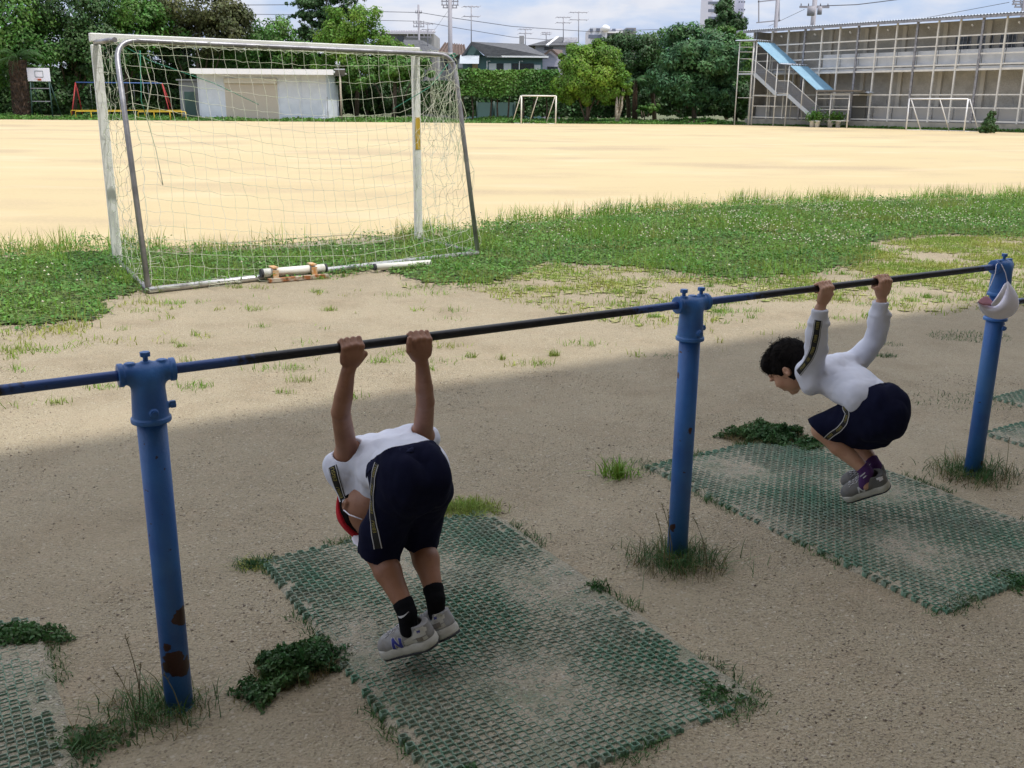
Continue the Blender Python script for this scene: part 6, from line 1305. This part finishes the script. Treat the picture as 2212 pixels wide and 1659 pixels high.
# purple striped socks
for k_,a_ in ((kL,aL),(kR,aR)):
    d_=(k_-a_).normalized(); s=SDF(*bbox([a_],.09),.0026); s.cone(a_+d_*.024,a_-Z*.004,.0262,.0235,.006); s.cone(a_-Z*.004,a_-Z*.055+NV*.006,.0235,.021,.006); s.half(a_+d_*.024,d_); so_=s.mesh('sock',sockpurple,kb)
    for o_ in (.002,-.008):
        q=SDF(*bbox([a_],.07),.002); q.cone(a_+d_*.024,a_-Z*.010,.0280,.0252,.006); q.half(a_+d_*(o_+.0022),d_); q.half(a_+d_*(o_-.0022),-d_); o=q.mesh('sock_stripe',tapewhite,so_); ownparent(o,so_)
for hp,tp,an in (((1922,1047,-.18),(1822,1078,-.05),aL),((1915,1032,-.11),(1818,1050,.01),aR)):
    heel=V(*hp); toe=V(*tp); up_=(an-heel.lerp(toe,.3)).normalized(); u1,t1,f1=shoe(kb,heel,toe,up_,shoedark,solew if True else soledark,tapewhite); side=1 if f1[3].dot(C0-heel)>0 else -1
    patch(t1,f1,strokes(nlogo(.026,.020),.0055),.0022,'logo',tapewhite,u1,side,(.076,.029)); patch(t1,f1,strokes([((-.002,.062),(.020,.064)),((.0,.054),(.014,.055))],.010),.0014,'heel_tab',capwhite,u1,side,(.003,0))
# ------------------------------------------------------------------ the cap hanging on the third post
cq=empty('cap',V(2150,640,-.04),'white school cap hanging by its elastic from the top of the right hand post','cap')
# crown: a limp folded crescent hanging below its brim line
def capp(x,y,off): return V(x,y,off)
n=22; mb=MB(); rim=[]
outer=[(2112,652),(2113,662),(2118,672),(2127,681),(2139,687),(2152,690),(2166,690),(2180,686),(2191,679),(2199,668),(2202,655),(2200,641),(2193,627),(2184,615),(2176,606)]
inner=[(2112,652),(2122,658),(2131,660),(2141,662),(2149,660),(2155,655),(2160,649),(2165,641),(2168,632),(2170,624),(2172,618),(2173,613),(2174,610),(2175,608),(2176,606)]
B0=P3-BAR0*NV*0; off3=-.05
rows=5; bb=len(mb.v)
for i in range(len(outer)):
    for j in range(rows):
        t_=j/(rows-1); x_=inner[i][0]*(1-t_)+outer[i][0]*t_; y_=inner[i][1]*(1-t_)+outer[i][1]*t_; b_=math.sin(math.pi*min(t_,.98))*.035*math.sin(math.pi*i/(len(outer)-1)); mb.v.append(capp(x_,y_,off3-b_))
for i in range(len(outer)-1):
    for j in range(rows-1): mb.f.append([i*rows+j,i*rows+j+1,(i+1)*rows+j+1,(i+1)*rows+j]); mb.sm.append(True)
o=mb.build('crown',capwhite,cq); md=o.modifiers.new('s','SUBSURF'); md.levels=md.render_levels=2; md=o.modifiers.new('t','SOLIDIFY'); md.thickness=.004; md.offset=-1
# folded flap with the pink lining
mb=MB(); fo=[(2112,652,0),(2118,645,.012),(2128,639,.02),(2136,643,.012),(2143,652,.0)]; lo_=[(2112,652,0),(2120,658,-.012),(2129,660,-.016),(2138,661,-.014),(2149,660,-.006)]
for (x_,y_,d_) in fo: mb.v.append(capp(x_,y_,off3+d_))
for (x_,y_,d_) in lo_: mb.v.append(capp(x_,y_,off3+d_))
for i in range(4): mb.f.append([i,i+1,i+6,i+5]); mb.sm.append(True)
o=mb.build('lining',cappink,cq); md=o.modifiers.new('s','SUBSURF'); md.levels=md.render_levels=2; md=o.modifiers.new('t','SOLIDIFY'); md.thickness=.003
mb=MB(); br=[(2141,662,-.01),(2150,651,-.022),(2158,640,-.024),(2166,628,-.018),(2173,613,-.006)]; b2=[(2150,660,-.01),(2158,652,-.02),(2165,641,-.022),(2171,627,-.014),(2175,610,-.004)]
for (x_,y_,d_) in br: mb.v.append(capp(x_-4,y_-1,off3+d_))
for (x_,y_,d_) in b2: mb.v.append(capp(x_,y_,off3+d_-.004))
for i in range(4): mb.f.append([i,i+1,i+6,i+5]); mb.sm.append(True)
o=mb.build('brim_fold',capwhite,cq); md=o.modifiers.new('s','SUBSURF'); md.levels=md.render_levels=2; md=o.modifiers.new('t','SOLIDIFY'); md.thickness=.005
mb=MB(); mb.tube([V(2176,608,-.055),V(2172,590,-.045),V(2164,572,-.035),V(2158,566,-.0),V(2152,572,-.035),V(2150,590,-.04),V(2140,615,-.045),V(2128,640,-.05)],.0016,5); mb.build('elastic',capwhite,cq)
